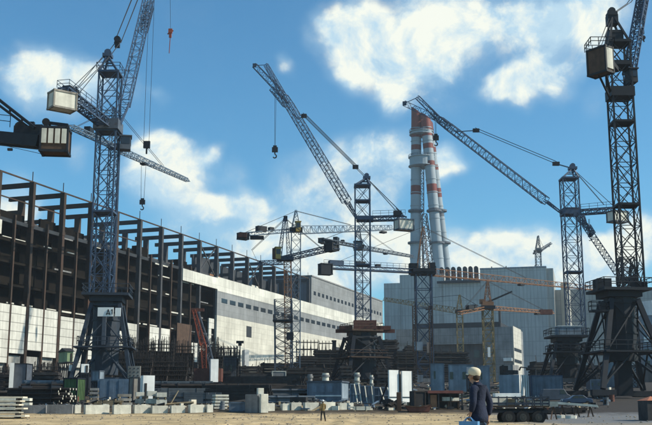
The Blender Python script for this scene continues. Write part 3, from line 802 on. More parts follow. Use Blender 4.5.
def head_frame(mb, c, w, h, dx, bar=.3):
    """A-frame on top of the tower, leaning by dx"""
    top = c + V((dx, 0, h))
    for x in (-1, 1):
        for y in (-1, 1): mb.bar(c + V((x * w / 2, y * w / 2, 0)), top + V((0, y * w * .15, 0)), bar)
    for f_ in (.33, .66):
        q = [c.lerp(top, f_) + V((x * w / 2 * (1 - f_), y * w / 2 * (1 - f_ * .8), 0)) for x, y in ((-1, -1), (1, -1), (1, 1), (-1, 1))]
        for i in range(4): mb.bar(q[i], q[(i + 1) % 4], bar * .6)
    mb.box(top, (w * .5, w * .55, .5))
    for y in (-1, 1): mb.tube(top + V((0, y * .25 - .1, .5)), top + V((0, y * .25 + .1, .5)), .5, n=10)
    return top

def goose_jib(t, piv, elbow, tip, spread, gal, m, w=1.5, n=26, chord=.19, brace=.1, up=None):
    k = MB()
    L = elbow - piv
    k.lattice(piv, piv + L * .12, .35, n=3, chord=chord, brace=brace, w2=w, up=up)
    k.lattice(piv + L * .12, piv + L * .93, w, n=n, chord=chord, brace=brace, w2=w * .95, up=up)
    k.lattice(piv + L * .93, elbow, w * .95, n=2, chord=chord, brace=brace, w2=w * .6, up=up)
    j = t.part('jib', k, m)
    k = MB()
    k.lattice(elbow, tip, w * .75, n=7, chord=chord * .8, brace=brace * .9, w2=w * .3, up=up)
    k.box(tip, (.8, .5, .8))
    t.part('fly_jib', k, m, parent=j)
    k = MB()
    k.lattice(elbow, spread, w * .6, n=4, chord=chord * .75, brace=brace, w2=w * .35, up=up)
    k.bar(spread, tip, .12); k.bar(spread, piv + L * .80, .14)
    t.part('spreader', k, m, parent=j)
    k = MB()
    a, b = gal; k.lattice(a, b, w * .75, n=7, chord=.1, brace=.07, up=up); k.bar(piv + L * .93, a, .12); k.bar(piv + L * .80, b, .12)
    t.part('maintenance_cage', k, m, parent=j)
    return j

def luffing(t, Y, px, tw, zp, top_py, tower_m, nbay=None, chord=.21, brace=.09, px_top=None, cross=True):
    """lattice tower from platform zp to the picture row top_py"""
    ct = at(px_top or px, top_py, Y)
    zt_ = ct.z; b = V((ct.x, Y, zp)); H = zt_ - zp
    nb = nbay or max(6, int(H / (tw * 1.0)))
    k = MB(); k.lattice(b, V((ct.x, Y, zt_)), tw, n=nb, chord=chord, brace=brace, cross=cross, up=V((0, 1, 0)))
    tower = t.part('tower', k, tower_m)
    k = MB()
    for i in range(0, nb, 4):
        z = zp + H * (i + .02) / nb; q = [V((ct.x + x * tw / 2, Y + y * tw / 2, z)) for x, y in ((-1, -1), (1, -1), (1, 1), (-1, 1))]
        k.box(V((ct.x, Y, z)), (tw * .9, tw * .9, .1))
        for j in range(4): k.bar(q[j], q[(j + 1) % 4], chord * 1.3)
    for i in range(nb):
        z0, z1 = zp + H * i / nb, zp + H * (i + .9) / nb; s = -1 if i % 2 else 1
        k.bar(V((ct.x - s * tw * .3, Y + .2, z0)), V((ct.x + s * tw * .3, Y + .2, z1)), .22, .08)
    t.part('ladder', k, tower_m, parent=tower)
    return V((ct.x, Y, zt_)), tower

# --- C1: blue-grey crane at left on the portal lettered for its bay
Y1 = 140.0; b1 = gp(103.5, Y1)
T1 = Thing('portal_tower_crane', b1, 'blue-grey portal crane before the steel frame with a white lettered sign on its base', 'tower crane', 'portal tower cranes with luffing jibs')
zp1 = at(103, 296, Y1).z
portal(T1, b1, zp1, 4.1, 1.9, 'steel_dark', (1.9, 1.9), legw=.5, zbody=.20, mid=.47, yaw=.10, platr=3.2)
k = MB(); k.box(V((b1.x, Y1 - .4, b1.z + 1.6)), (7.4, 5, 1.5), rz=.1); T1.part('lower_frame', k, 'steel_grey')
tp, tow = luffing(T1, Y1, 110, 2.75, zp1, 74, 'steel_blue', px_top=110.5)
piv = at(119.5, 124, Y1); tip = at(153.5, -22, Y1 + 24); tip2 = at(168, -62, Y1 + 30); spr = at(150, -60, Y1 + 24)
goose_jib(T1, piv, tip, tip2, spr, (at(150, 6, Y1 + 22), at(144, 30, Y1 + 17)), 'steel_blue', w=1.5, n=18, chord=.15, brace=.06)
k = MB(); apex = head_frame(k, tp, 2.6, at(110, 56, Y1).z - tp.z, -.5, .26); k.box(tp, (3.1, 3.1, .3)); k.rail([tp + V((x * 1.7, y * 1.7, .2)) for x, y in ((-1, -1), (1, -1), (1, 1), (-1, 1))], 1, .07)
T1.part('head_frame', k, 'steel_blue', parent=tow)
k = MB(); k.box(V((tp.x, Y1, piv.z - .4)), (3.6, 3.6, 1.5)); k.bar(V((tp.x, Y1, piv.z)), piv, .8); T1.part('slewing_frame', k, 'steel_grey')
cj0 = at(106, 124, Y1 - 1); cw1 = at(62.5, 98, Y1 - 13)
k = MB(); k.lattice(cj0, cw1 + Z * .9, 1.5, 1.1, n=11, chord=.2, brace=.11, up=Z); 
cj = T1.part('counter_jib', k, 'steel_blue')
R_cj = (cw1 - cj0).normalized()
k = MB(); side = R_cj.cross(Z).normalized(); k.rail([cj0 + side * .9 + Z * .6, cw1 + side * .9 + Z * 1.5, cw1 - side * .9 + Z * 1.5, cj0 - side * .9 + Z * .6], 1.0, .06); T1.part('railing', k, 'steel_blue', parent=cj)
cdir = math.atan2(R_cj.y, R_cj.x)
weight_box(T1, cw1 - Z * 0.5, (3.1, 2.0, 2.2), .66, 'ballast', 'ballast_dim')
k = MB(); k.box(cw1 + Z * 1.6 - R_cj * 1.5, (1.4, 1.2, .8), rz=cdir); k.tube(cw1 + Z * 1.5 - R_cj * 3 + side * .6, cw1 + Z * 1.5 - R_cj * 3 - side * .6, .5, n=10); k.bar(cw1 + Z * 1.2 - R_cj * 4.2, cw1 + Z * 2.7 - R_cj * 3.4, .2); T1.part('winch', k, 'steel_black', parent=cj)
ties(T1, [(apex, cw1 + Z * 1.8 - R_cj * 2.5), (apex + Z * .3, cw1 + Z * 1.8 - R_cj * 3.5)], .035)
pul = at(117.5, 43, Y1 + 2)
ties(T1, [(apex, pul), (pul, at(138, -8, Y1 + 12)), (pul, at(143, -22, Y1 + 17))], .045)
k = MB(); k.box(pul, (.7, .5, 1.5)); k.tube(pul + V((0, -.4, .5)), pul + V((0, .4, .5)), .5, n=10); T1.part('luffing_pulley', k, 'steel_black')
cabin(T1, at(125.5, 144, Y1 + .5), (1.5, 1.8, 1.9), .2, 'steel_grey')
k = MB(); ht = at(153.3, -24, Y1 + 24)
for dx in (-.55, .35): k.bar(ht + V((dx, 0, 0)), ht + V((dx - .1, 0, -30)), .055)
hr_ = T1.part('hoist_rope', k, 'rope')
k = MB(); hb = ht + V((-.1, 0, -30.5)); k.box(hb, (1.1, .5, 1.2)); k.bar(hb, hb - Z * 1.6, .25); T1.part('hook_block', k, 'steel_black', parent=hr_)
f0 = at(169.5, -60, Y1 + 30); f1 = at(170.5, 29, Y1 + 30)
k = MB(); k.bar(f0, f1, .05); fr_ = T1.part('hoist_rope', k, 'rope')
k = MB(); k.box(f1 - Z * .4, (.7, .4, .8)); k.box(f1 - Z * 1.2, (.45, .3, .9)); k.bar(f1 - Z * 1.4, f1 + V((-.1, 0, -4.6)), .12); k.bar(f1 + V((-.5, 0, -1)), f1 + V((.5, 0, -.3)), .2); T1.part('hook_block', k, 'paint_red', parent=fr_)
# the sign board
sc = at(105.6, 311.8, Y1 - 3.6)
k = MB(); k.box(sc, (2.15, .1, 1.22)); sg = T1.part('sign_board', k, 'sign_white')
k = MB(); x0 = sc + V((.12, -.08, -.32)); hL = .66
def stroke(a, b, w_=.10): k.bar(x0 + V((a[0], 0, a[1])), x0 + V((b[0], 0, b[1])), .06, w_, up=V((0, 1, 0)).cross(V((b[0] - a[0], 0, b[1] - a[1])).normalized()))
stroke((.08, .06), (.25, hL)); stroke((.25, hL), (.42, .06)); stroke((0, .06), (.5, .06)); stroke((.02, .08), (.02, -.10)); stroke((.48, .08), (.48, -.10))
stroke((.80, -.02), (.80, hL)); stroke((.80, hL), (.66, hL - .16))
T1.part('lettering', k, 'sign_ink', parent=sg)
k = MB(); k.box(at(118, 312, Y1 - 3.5), (.75, .1, 1.15)); T1.part('sign_board', k, 'sign_white')
k = MB(); k.box(at(113, 343.5, Y1 - 3), (1.6, .12, .1)); k.box(at(104, 330, Y1 - 2.4), (.5, .4, 4)); T1.part('cable_duct', k, 'steel_grey')

# --- hammerhead crane whose mast stands right behind it
def hammerhead(name, label, Y, px, mast_w, zbase, jib_py, apex_py, jib_end, cj_end, m, m_mast=None, jw=1.3, jh=1.5, nj=24, grp=None, chord=.16, brace=.085, cab=None, cabm='steel_grey', ball=None, ballm='ballast_dim', tie_f=.62, trolley=.6, px_jib=None, hook=None, tri=True, apexw=None, m_cj=None, mchord=None):
    a0 = at(px, jib_py, Y); base = V((a0.x, Y, zbase))
    t = Thing(name, base, label, 'tower crane', grp)
    H = a0.z - zbase
    k = MB(); mc = mchord or chord * 1.15; k.lattice(base, a0, mast_w, n=max(5, int(H / (mast_w * 1.05))), chord=mc, brace=mc * .55, cross=mchord is not None, up=V((0, 1, 0)))
    t.part('mast', k, m_mast or m)
    k = MB(); k.box(base + Z * .5, (mast_w * 2.1, mast_w * 2.1, 1.0)); t.part('footing', k, 'concrete_dim')
    ap = at(px, apex_py, Y)
    k = MB(); k.lattice(a0, ap, apexw or mast_w, n=4, chord=chord, brace=brace, w2=.3, up=V((0, 1, 0))); t.part('cathead', k, m)
    k = MB(); k.box(a0, (mast_w * 1.4, mast_w * 1.4, .8)); t.part('slewing_ring', k, 'steel_black')
    je = jib_end; k = MB(); d = (je - a0)
    k.lattice(a0 + d * .03, je, jw, jh, n=nj, up=Z, chord=chord, brace=brace, tri=tri, taper_ends=0.0, w2=jw * .8, h2=jh * .6)
    jb = t.part('jib', k, m)
    k = MB(); p = a0 + d * trolley - Z * (jh * .5 + .2); k.box(p, (1.4, 1.2, .4), rz=math.atan2(d.y, d.x)); t.part('trolley', k, 'steel_black', parent=jb)
    if hook: rope_hook(t, p, hook, .9)
    dc = cj_end - a0
    k = MB(); k.lattice(a0 + dc * .03, cj_end, jw * .9, .7, n=max(5, int(dc.length / 1.8)), up=Z, chord=chord, brace=brace)
    cjp = t.part('counter_jib', k, m_cj or m)
    rzc = math.atan2(dc.y, dc.x)
    if ball: weight_box(t, cj_end - dc.normalized() * ball[0] * .5 - Z * (ball[2] * .30), ball, rzc, ballm, 'steel_black')
    k = MB(); k.box(a0 + dc * .62 + Z * .9, (2.2, 1.2, 1.1), rz=rzc); t.part('winch', k, 'steel_black', parent=cjp); k = MB(); k.box(a0 + dc * .45 + Z * .7, (1.0, 1.0, .7), rz=rzc); t.part('motor_box', k, 'steel_black', parent=cjp)
    ties(t, [(ap, a0 + d * tie_f + Z * jh * .5), (ap, a0 + dc * .9 + Z * .4)], .035, sep=.2)
    if cab: cabin(t, cab[0], cab[1], .15, cabm)
    return t, a0

GH = 'hammerhead tower cranes'
Yb = 200.0
hammerhead('hammerhead_crane', 'slim hammerhead crane right behind the left portal crane, jib reaching over the steel frame', Yb, 114.5, 1.9, ramp(Yb), 147, 108,
           at(188, 180, 238), at(71, 127, 176), 'steel_light', m_mast='steel_blue', jw=1.3, jh=1.35, nj=26, grp=GH, cab=(at(124.5, 145.5, Yb + 1), (1.7, 1.7, 2.2)), ball=None, trolley=.36, hook=9)

# --- the crane that enters at the left edge
Y0_ = 105.0
cA = at(-62, 132, Y0_ + 5); cE = at(56, 139, Y0_ - 2)
b0 = gp(-62, Y0_ + 5)
T0 = Thing('portal_tower_crane', b0, 'dark counter jib and ballast box with four pale slabs entering at the left edge', 'tower crane', 'portal tower cranes with luffing jibs')
k = MB(); k.lattice(b0, V((b0.x, Y0_ + 5, cA.z + 6)), 2.6, n=14, chord=.24, brace=.12, cross=True, up=V((0, 1, 0))); T0.part('tower', k, 'steel_black')
dA = (cE - cA); 
for o_ in (-.9, .9):
    pass
k = MB(); sA = dA.cross(Z).normalized()
for o_ in (-.95, .95): k.bar(cA + sA * o_, at(44, 143, Y0_ - 1.3) + sA * o_, .35, 1.25, up=Z)
for f_ in range(12): k.bar(cA.lerp(cE, f_ / 13) + sA * .95, cA.lerp(cE, f_ / 13) - sA * .95, .2)
cj = T0.part('counter_jib', k, 'steel_black')
k = MB(); q0, q1 = at(-20, 122, Y0_ + 2), at(10, 125.5, Y0_ + .8); k.rail([q0 - Z * .2, q1 - Z * .2], 1.3, .07, closed=False); T0.part('railing', k, 'steel_black', parent=cj)
k = MB(); k.box(at(25, 132, Y0_), (2.0, 1.6, 1.0)); k.box(at(38, 133, Y0_ - .5), (1.3, 1.5, 1.5)); k.tube(at(20, 127, Y0_ - .8), at(20, 127, Y0_ + .8), .6, n=12); k.box(at(32, 127.5, Y0_), (.5, .5, 1.2)); T0.part('winch', k, 'steel_black', parent=cj)
for dy in (-.9, .9):
    k = MB(); k.bar(at(-30, 77, Y0_ + 3 + dy), at(35, 128, Y0_ - .5 + dy), .30); 
    if dy < 0:
        k.bar(at(-30, 83.5, Y0_ + 3), at(28, 127, Y0_), .26)
        for a_ in range(4): k.bar(at(-14 + 12 * a_, 89.6 + 9.4 * a_, Y0_ + 2.2 - .6 * a_), at(-14 + 12 * a_, 95.5 + 9.1 * a_, Y0_ + 2.4 - .6 * a_), .18)
    T0.part('back_stay', k, 'steel_black')
weight_box(T0, at(55.5, 141.5, Y0_ - 2.2), (2.75, 2.2, 2.55), .12, 'brown', 'steel_black', panels=4)
k = MB(); k.bar(at(45, 122.5, Y0_ - 2), at(68, 125.3, Y0_ - 2.2), .3); k.bar(at(67.5, 125, Y0_ - 2.2), at(67.5, 136, Y0_ - 2.2), .2); k.bar(at(47, 123, Y0_ - 2), at(58, 132, Y0_ - 2), .18)
k.tube(at(46, 122, Y0_ - 2.5), at(46, 122, Y0_ - 1.5), .42, n=12); k.box(at(60, 132.5, Y0_ - 2), (1.5, 1, .7)); T0.part('rope_arm', k, 'steel_black', parent=cj)
k = MB()
for py in (141, 145): k.bar(at(-30, py - 7, Y0_ + 1), at(42, py + 9, Y0_ - 2), .05)
k.box(at(10, 149.5, Y0_ - .6), (.5, .3, .25)); T0.part('stay_rope', k, 'rope')

# --- C3: middle luffing crane
Y3 = 200.0; b3 = gp(362, Y3)
T3 = Thing('portal_tower_crane', b3, 'blue-grey luffing crane in the middle, on a base with a red-brown platform', 'tower crane', 'portal tower cranes with luffing jibs')
zp3 = at(362, 331, Y3).z
portal(T3, b3, zp3, 4.6, 2.6, 'steel_black', (2.9, 2.6), legw=.7, zbody=.1, mid=.5, yaw=.35, platr=3.3, plat_m='brown')
k = MB(); c3 = V((b3.x, Y3, zp3 + .9)); k.box(c3 + V((.6, -1, .2)), (4.5, 3.4, 1.7)); k.box(c3 + V((-3.2, 0, -.3)), (2.6, 2, .8)); k.box(c3 + V((4.4, .5, -.3)), (2.8, 2.4, .8)); k.bar(c3 + V((-5.2, 0, -.9)), c3 + V((6.6, 0, -.9)), .7); T3.part('machine_house', k, 'brown_red')
tp, tow = luffing(T3, Y3, 362, 3.0, zp3, 186, 'steel_blue', px_top=362.3)
k = MB(); apex = head_frame(k, tp, 3.0, at(365, 178, Y3).z - tp.z, .9, .26); k.box(tp, (3.4, 3.4, .3)); T3.part('head_frame', k, 'steel_blue', parent=tow)
piv = at(356, 217, Y3); elb = at(284.5, 97, Y3 + 12)
j3 = goose_jib(T3, piv, elb, at(254.5, 65.5, Y3 + 17), at(266, 65, Y3 + 15.5), (at(272.5, 89, Y3 + 14), at(286, 105.5, Y3 + 12)), 'steel_blue', w=1.5, n=24, chord=.15, brace=.065)
pul = at(355.5, 167, Y3 + 1.5); at1 = at(304, 116, Y3 + 9)
ties(T3, [(apex, pul)], .05); ties(T3, [(pul, at1), (pul + Z * .5, at1 + Z * .6)], .05, sep=.35)
k = MB()
k.box(pul, (1.2, .6, .8)); T3.part('luffing_pulley', k, 'steel_black'); k = MB(); k.box(at1, (1.2, .6, .8)); k.bar(at1, piv.lerp(elb, .80), .15); T3.part('luffing_pulley', k, 'steel_black')
ce = at(405, 218, Y3 - 4); c0 = at(365, 219, Y3)
k = MB(); k.lattice(c0, ce, 1.6, .8, n=10, chord=.2, brace=.1, up=Z); k.box(c0, (3.4, 3.4, .8)); k.bar(V((tp.x, Y3, c0.z)), piv, .6); cj = T3.part('counter_jib', k, 'steel_blue')
k = MB(); k.rail([c0 + V((1.5, -.9, .5)), ce + V((0, -.9, .5))], 1, .06, closed=False); k.box(ce + V((-1.5, 0, .9)), (1.6, 1.2, 1)); k.bar(ce + V((-.3, 0, .5)), ce + V((-1.8, 0, 2)), .12); T3.part('winch', k, 'steel_black', parent=cj)
weight_box(T3, at(404, 225, Y3 - 4.2), (3.3, 2.0, 2.0), .42, 'ballast', 'steel_grey')
ties(T3, [(apex, ce + V((-1.8, 0, 1.5))), (apex, ce + V((-.4, 0, .8)))], .035, sep=.2)
rope_hook(T3, at(275.5, 92, Y3 + 14), at(275.5, 92, Y3 + 14).z - at(275.5, 152, Y3 + 14).z, 1.0, two=.12)

# --- C7: right-of-middle luffing crane
Y7 = 185.0; b7 = gp(568.5, Y7)
T7 = Thing('portal_tower_crane', b7, 'dark blue crane right of the chimney, its long jib reaching across the chimney top', 'tower crane', 'portal tower cranes with luffing jibs')
zp7 = at(568, 337, Y7).z
portal(T7, b7, zp7, 4.3, 2.4, 'steel_black', (1.7, 2.3), legw=.5, zbody=.18, mid=.68, yaw=.0, platr=3.4)
k = MB(); k.box(V((b7.x + .1, Y7 - 1.3, zp7 + 1.0)), (4.2, 3, 1.5)); mh = T7.part('machine_house', k, 'panel_blue'); k = MB(); k.box(V((b7.x + .1, Y7 - 1.3, zp7 + 1.82)), (4.4, 3.2, .12)); T7.part('roof', k, 'white_paint', parent=mh)
tp, tow = luffing(T7, Y7, 568.5, 2.9, zp7, 179, 'steel_blue', px_top=568.8)
k = MB(); apex = head_frame(k, tp, 2.9, at(570, 168.5, Y7).z - tp.z, .8, .25); k.box(tp, (3.2, 3.2, .3)); T7.part('head_frame', k, 'steel_blue', parent=tow)
piv = at(561.5, 213, Y7); elb = at(440, 120, Y7 + 16)
goose_jib(T7, piv, elb, at(404.5, 103.5, Y7 + 21), at(417.5, 97.5, Y7 + 19), (at(431.5, 114.5, Y7 + 17), at(450, 128, Y7 + 15)), 'steel_blue', w=1.5, n=27, chord=.15, brace=.065)
pul = at(556, 163.8, Y7 + 1.5); at1 = at(476, 130.5, Y7 + 11)
ties(T7, [(apex, pul)], .05); ties(T7, [(pul, at1), (pul + Z * .5, at1 + Z * .5)], .05, sep=.3)
k = MB()
k.box(pul, (1.3, .6, .7)); T7.part('luffing_pulley', k, 'steel_black'); k = MB(); k.box(at1, (1.3, .6, .7)); k.bar(at1, piv.lerp(elb, .86), .15); T7.part('luffing_pulley', k, 'steel_black')
c0 = at(572, 213, Y7); ce = at(614, 210, Y7 - 4)
k = MB(); k.lattice(c0, ce, 1.5, .8, n=10, chord=.2, brace=.1, up=Z); k.box(V((tp.x, Y7, c0.z)), (3.3, 3.3, .9)); cj = T7.part('counter_jib', k, 'steel_blue')
k = MB(); k.rail([c0 + V((1.5, -.8, .5)), ce + V((0, -.8, .5))], 1, .06, closed=False); T7.part('railing', k, 'steel_blue', parent=cj)
weight_box(T7, at(617.5, 217, Y7 - 4.4), (3.2, 2.0, 1.9), .42, 'ballast', 'steel_grey')
ties(T7, [(apex, ce + V((-1.8, 0, 1))), (apex, ce + V((-.2, 0, .9)))], .035, sep=.2)
rope_hook(T7, at(435.5, 120, Y7 + 16.5), at(435.5, 120, Y7 + 16.5).z - at(435.5, 140, Y7 + 16.5).z, .9, two=.12)

# --- C8: near-black crane at right
Y8 = 128.0; b8 = gp(624.5, Y8)
T8 = Thing('portal_tower_crane', b8, 'near-black crane at right, the nearest and darkest, on a massive splayed portal', 'tower crane', 'portal tower cranes with luffing jibs')
zp8 = at(624, 291, Y8).z
portal(T8, b8, zp8, 4.6, 1.7, 'steel_black', (2.0, 2.0), legw=.6, zbody=.34, mid=.42, yaw=.12, platr=3.15)
k = MB(); k.box(V((b8.x - 2.2, Y8 - .5, zp8 + .7)), (1.8, 2.4, 1.5)); T8.part('machine_house', k, 'steel_black'); k = MB(); k.box(V((b8.x + 2.6, Y8 - .2, zp8 + .6)), (1.6, 2, 1)); T8.part('cable_drum_box', k, 'steel_black'); k = MB(); k.lattice(V((b8.x + 2.1, Y8 + 1.5, zp8)), V((b8.x + 2.6, Y8 + 1.5, zp8 + 3.4)), .8, n=4, chord=.12, brace=.07); T8.part('stub_mast', k, 'steel_black')
k = MB(); c = at(599, 311, Y8 - 2); k.box(c, (2.2, 1.5, .25)); k.rail([c + V((x * 1.1, y * .75, .1)) for x, y in ((-1, -1), (1, -1), (1, 1), (-1, 1))], 1.1, .08, step=.8); k.box(c + V((.4, 0, .5)), (.7, .8, .9)); T8.part('side_gallery', k, 'steel_black')
tp, tow = luffing(T8, Y8, 619, 2.65, zp8, 44, 'steel_black', chord=.22, brace=.09, px_top=617)
k = MB(); apex = head_frame(k, tp, 2.5, at(613, 15, Y8).z - tp.z, -.5, .26); k.box(tp, (3.0, 3, .35)); k.box(tp + Z * .9 + V((-.3, 0, 0)), (1.9, 1.9, 1.5)); k.box(apex + V((0, 0, -.8)), (1.4, 1.2, 1.4)); T8.part('head_frame', k, 'steel_black', parent=tow)
piv = at(626, 92, Y8); elb = at(646, -20, Y8 + 10)
goose_jib(T8, piv, elb, at(664, -60, Y8 + 13), at(650, -64, Y8 + 10), (at(643.5, 2, Y8 + 8), at(640, 20, Y8 + 6)), 'steel_blue', w=1.25, n=18, chord=.17, brace=.09)
k = MB(); k.box(V((tp.x, Y8, piv.z - .3)), (3.1, 3.1, 1.3)); k.bar(V((tp.x, Y8, piv.z)), piv, .6); T8.part('slewing_frame', k, 'steel_black'); k = MB(); k.box(V((tp.x - .2, Y8, at(617, 66, Y8).z)), (2.9, 2.9, .5)); T8.part('upper_floor', k, 'steel_black')
cwp = at(600.2, 62, Y8 - 6); c0 = V((tp.x - .5, Y8 - 1, cwp.z + .6))
weight_box(T8, cwp, (1.5, 2.8, 3.3), .66, 'brown', 'steel_black')
Rw = Matrix.Rotation(.66, 3, 'Z')
k = MB(); k.box(cwp + Rw @ V((0, -1.45, .1)), (1.2, .12, 2.7), rz=.66); T8.part('ballast_slab', k, 'ballast')  # pale facing paints the sunlit side of the brown box
k = MB(); k.bar(c0, cwp + Z * 1.9, .6); k.bar(cwp + V((.6, 0, -1.4)), V((tp.x - 1.2, Y8, piv.z - .3)), .3); k.bar(cwp + V((-.4, 0, -1.4)), V((tp.x - 1.2, Y8, piv.z - 1.3)), .22); k.rail([cwp + V((x * 1.5, y * 1.5, 1.8)) for x, y in ((-1, -1), (1, -1), (1, 1), (-1, 1))], 1, .08, step=.9); T8.part('counter_jib', k, 'steel_black')
ties(T8, [(apex, cwp + Z * 2), (apex, cwp + V((.9, .5, 2)))], .035, sep=.2)
ties(T8, [(apex, at(629, 3, Y8 + 3)), (at(629, 3, Y8 + 3), elb)], .045, sep=.25)
k = MB(); k.bar(at(642.5, 0, Y8 + 7), at(642.3, 30, Y8 + 7), .05); hr_ = T8.part('hoist_rope', k, 'rope')
k = MB(); p = at(642, 34, Y8 + 7); k.box(p + Z * .3, (.55, .4, .7)); k.tube(p + V((.1, -.2, -.6)), p + V((.1, .2, -.6)), .33, n=10); k.bar(p - Z * .6, p + V((.25, 0, -1.2)), .15); k.box(p + V((-.3, 0, -.1)), (.4, .3, .4)); T8.part('hook_block', k, 'steel_black', parent=hr_)
cabin(T8, at(631.5, 77, Y8 - .6), (1.1, 1.5, 1.8), .1, 'steel_black')

# --- C9: jib leaning up from behind the dark crane
Y9 = 178.0; b9 = gp(633, Y9)
T9 = Thing('portal_tower_crane', b9, 'slanting blue jib of a crane hidden behind the near-black crane at right', 'tower crane', 'portal tower cranes with luffing jibs')
p9 = at(622, 280, Y9); 
k = MB(); k.lattice(V((b9.x, Y9, b9.z)), V((b9.x, Y9, p9.z + 4)), 2.4, n=12, chord=.22, brace=.12, cross=True, up=V((0, 1, 0))); T9.part('tower', k, 'steel_black')
k = MB(); k.bar(V((b9.x, Y9, p9.z)), p9, .8); k.box(V((b9.x, Y9, p9.z)), (3, 3, .9)); T9.part('slewing_frame', k, 'steel_black')
goose_jib(T9, p9, at(585, 225, Y9 + 2), at(576, 214.5, Y9 + 2.5), at(583, 215.5, Y9 + 2.3), (at(588, 226, Y9 + 2), at(593, 234, Y9 + 2)), 'steel_blue', w=1.1, n=14, chord=.15, brace=.08)
rope_hook(T9, at(589, 219, Y9 + 2), at(589, 219, Y9 + 2).z - at(589, 237, Y9 + 2).z, .5, two=.08)

# --- C2a / C2b: hammerhead cranes in front of the white wall
Y2 = 215.0
t2, a2 = hammerhead('hammerhead_crane', 'pale blue hammerhead crane above the white wall, left tip of its counter jib red-brown', Y2, 296, 2.0, ramp(Y2), 230, 211,
           at(392, 227.5, Y2 + 15), at(239, 235, Y2 - 8), 'steel_light', m_mast='steel_light', jw=1.15, jh=1.75, nj=24, grp=GH, chord=.15, brace=.075, cab=(at(298, 227, Y2 - 1.4), (1.0, 1.5, 2.1)), cabm='paint_yellow', ball=(2.0, 1.3, 1.2), ballm='steel_black', trolley=.9, tie_f=.55)
k = MB(); k.box(at(242.5, 235.2, Y2 - 8.3), (1.8, .9, 1.0)); t2.part('end_box', k, 'brown_red'); k = MB(); k.box(at(257, 237.7, Y2 - 6), (2.9, 1.1, .7)); t2.part('machine_tray', k, 'steel_black')
Y2b = 205.0
bx = at(285, 262, Y2b); g2 = V((bx.x, Y2b, ramp(Y2b)))
T2 = Thing('hammerhead_crane', g2, 'crane with low yellow cab and rust-orange inner mast before the white wall', 'tower crane', GH)
k = MB(); k.lattice(g2, V((g2.x - .3, Y2b, at(285, 300, Y2b).z)), 3.5, n=9, chord=.2, brace=.1, cross=True, up=V((0, 1, 0))); T2.part('mast', k, 'steel_grey')
k = MB(); k.lattice(V((g2.x + 1.0, Y2b, g2.z)), V((g2.x + .5, Y2b, bx.z)), 1.4, n=24, chord=.16, brace=.085, up=V((0, 1, 0))); T2.part('mast', k, 'paint_orange', label='narrow rust-orange inner mast')
k = MB(); gc = at(283, 321, Y2b - 1); k.box(gc, (4.0, 3.6, .35)); k.rail([gc + V((x * 1.9, y * 1.7, .2)) for x, y in ((-1, -1), (1, -1), (1, 1), (-1, 1))], 1.0, .08); T2.part('gallery', k, 'steel_black')
k = MB(); k.box(at(290, 336, Y2b - 1.6), (1.4, 1.4, 1.5)); T2.part('electric_box', k, 'steel_black')
for dx in (-2.1, 1.5):
    k = MB(); k.lattice(V((bx.x + dx * .6, Y2b, bx.z)), at(285.5, 219, Y2b) + V((dx * .12, 0, 0)), .85, n=9, chord=.12, brace=.07, w2=.35, up=V((0, 1, 0))); T2.part('head_leg', k, 'steel_blue')
k = MB(); k.box(at(285.5, 218.5, Y2b), (.8, .7, 1.0)); T2.part('head_pulley', k, 'steel_black')
cabin(T2, at(277.8, 253.5, Y2b - 1.4), (1.1, 1.4, 2.3), .2, 'paint_yellow')
k = MB(); k.box(at(274.6, 253.8, Y2b - 1.4), (.9, 1.3, 2.2)); T2.part('machine_house', k, 'brown')
ce = at(337, 246.5, Y2b - 15); c0 = bx + Z * .7
k = MB(); k.lattice(c0, ce, 1.35, .9, n=13, chord=.15, brace=.08, up=Z); k.box(c0, (3.4, 2.7, .8)); cj = T2.part('counter_jib', k, 'steel_blue')
weight_box(T2, at(331.5, 247.5, Y2b - 14), (2.4, 1.5, 1.3), -.9, 'steel_black', 'steel_black'); k = MB(); k.bar(at(322, 240, Y2b - 13.5), at(337, 243, Y2b - 15), .35); k.bar(at(328, 247, Y2b - 13.5), at(325, 240.5, Y2b - 13.5), .28); k.box(at(328.5, 243, Y2b - 13.5), (1.2, 1.0, 1.0)); T2.part('rope_arm', k, 'steel_black', parent=cj)
jl = at(258, 263, Y2b + 12)
k = MB(); k.lattice(bx, jl, 1.1, .95, n=12, chord=.14, brace=.07, up=Z, tri=True); T2.part('jib', k, 'steel_blue')
ties(T2, [(at(285.5, 218.5, Y2b), at(252, 250, Y2b + 12)), (at(252, 250, Y2b + 12), jl), (at(285.5, 218.5, Y2b), ce - (ce - c0) * .25)], .035, sep=.15)

# --- C3b: hammerhead whose mast is covered by the middle crane
Y3b = 300.0
hammerhead('hammerhead_crane', 'far hammerhead crane behind the middle luffing crane, thin jib sloping towards the chimney', Y3b, 358.5, 2.4, 6.4, 246.5, 226,
           at(413, 256.3, Y3b + 55), at(321, 239.5, Y3b - 32), 'steel_grey', jw=1.4, jh=1.3, nj=22, grp=GH, chord=.2, brace=.1, cab=(at(358, 246, Y3b - 2), (2.4, 2.2, 2.6)), cabm='steel_black', ball=(2.8, 1.4, 1.1), ballm='steel_grey', trolley=.45, tie_f=.6)

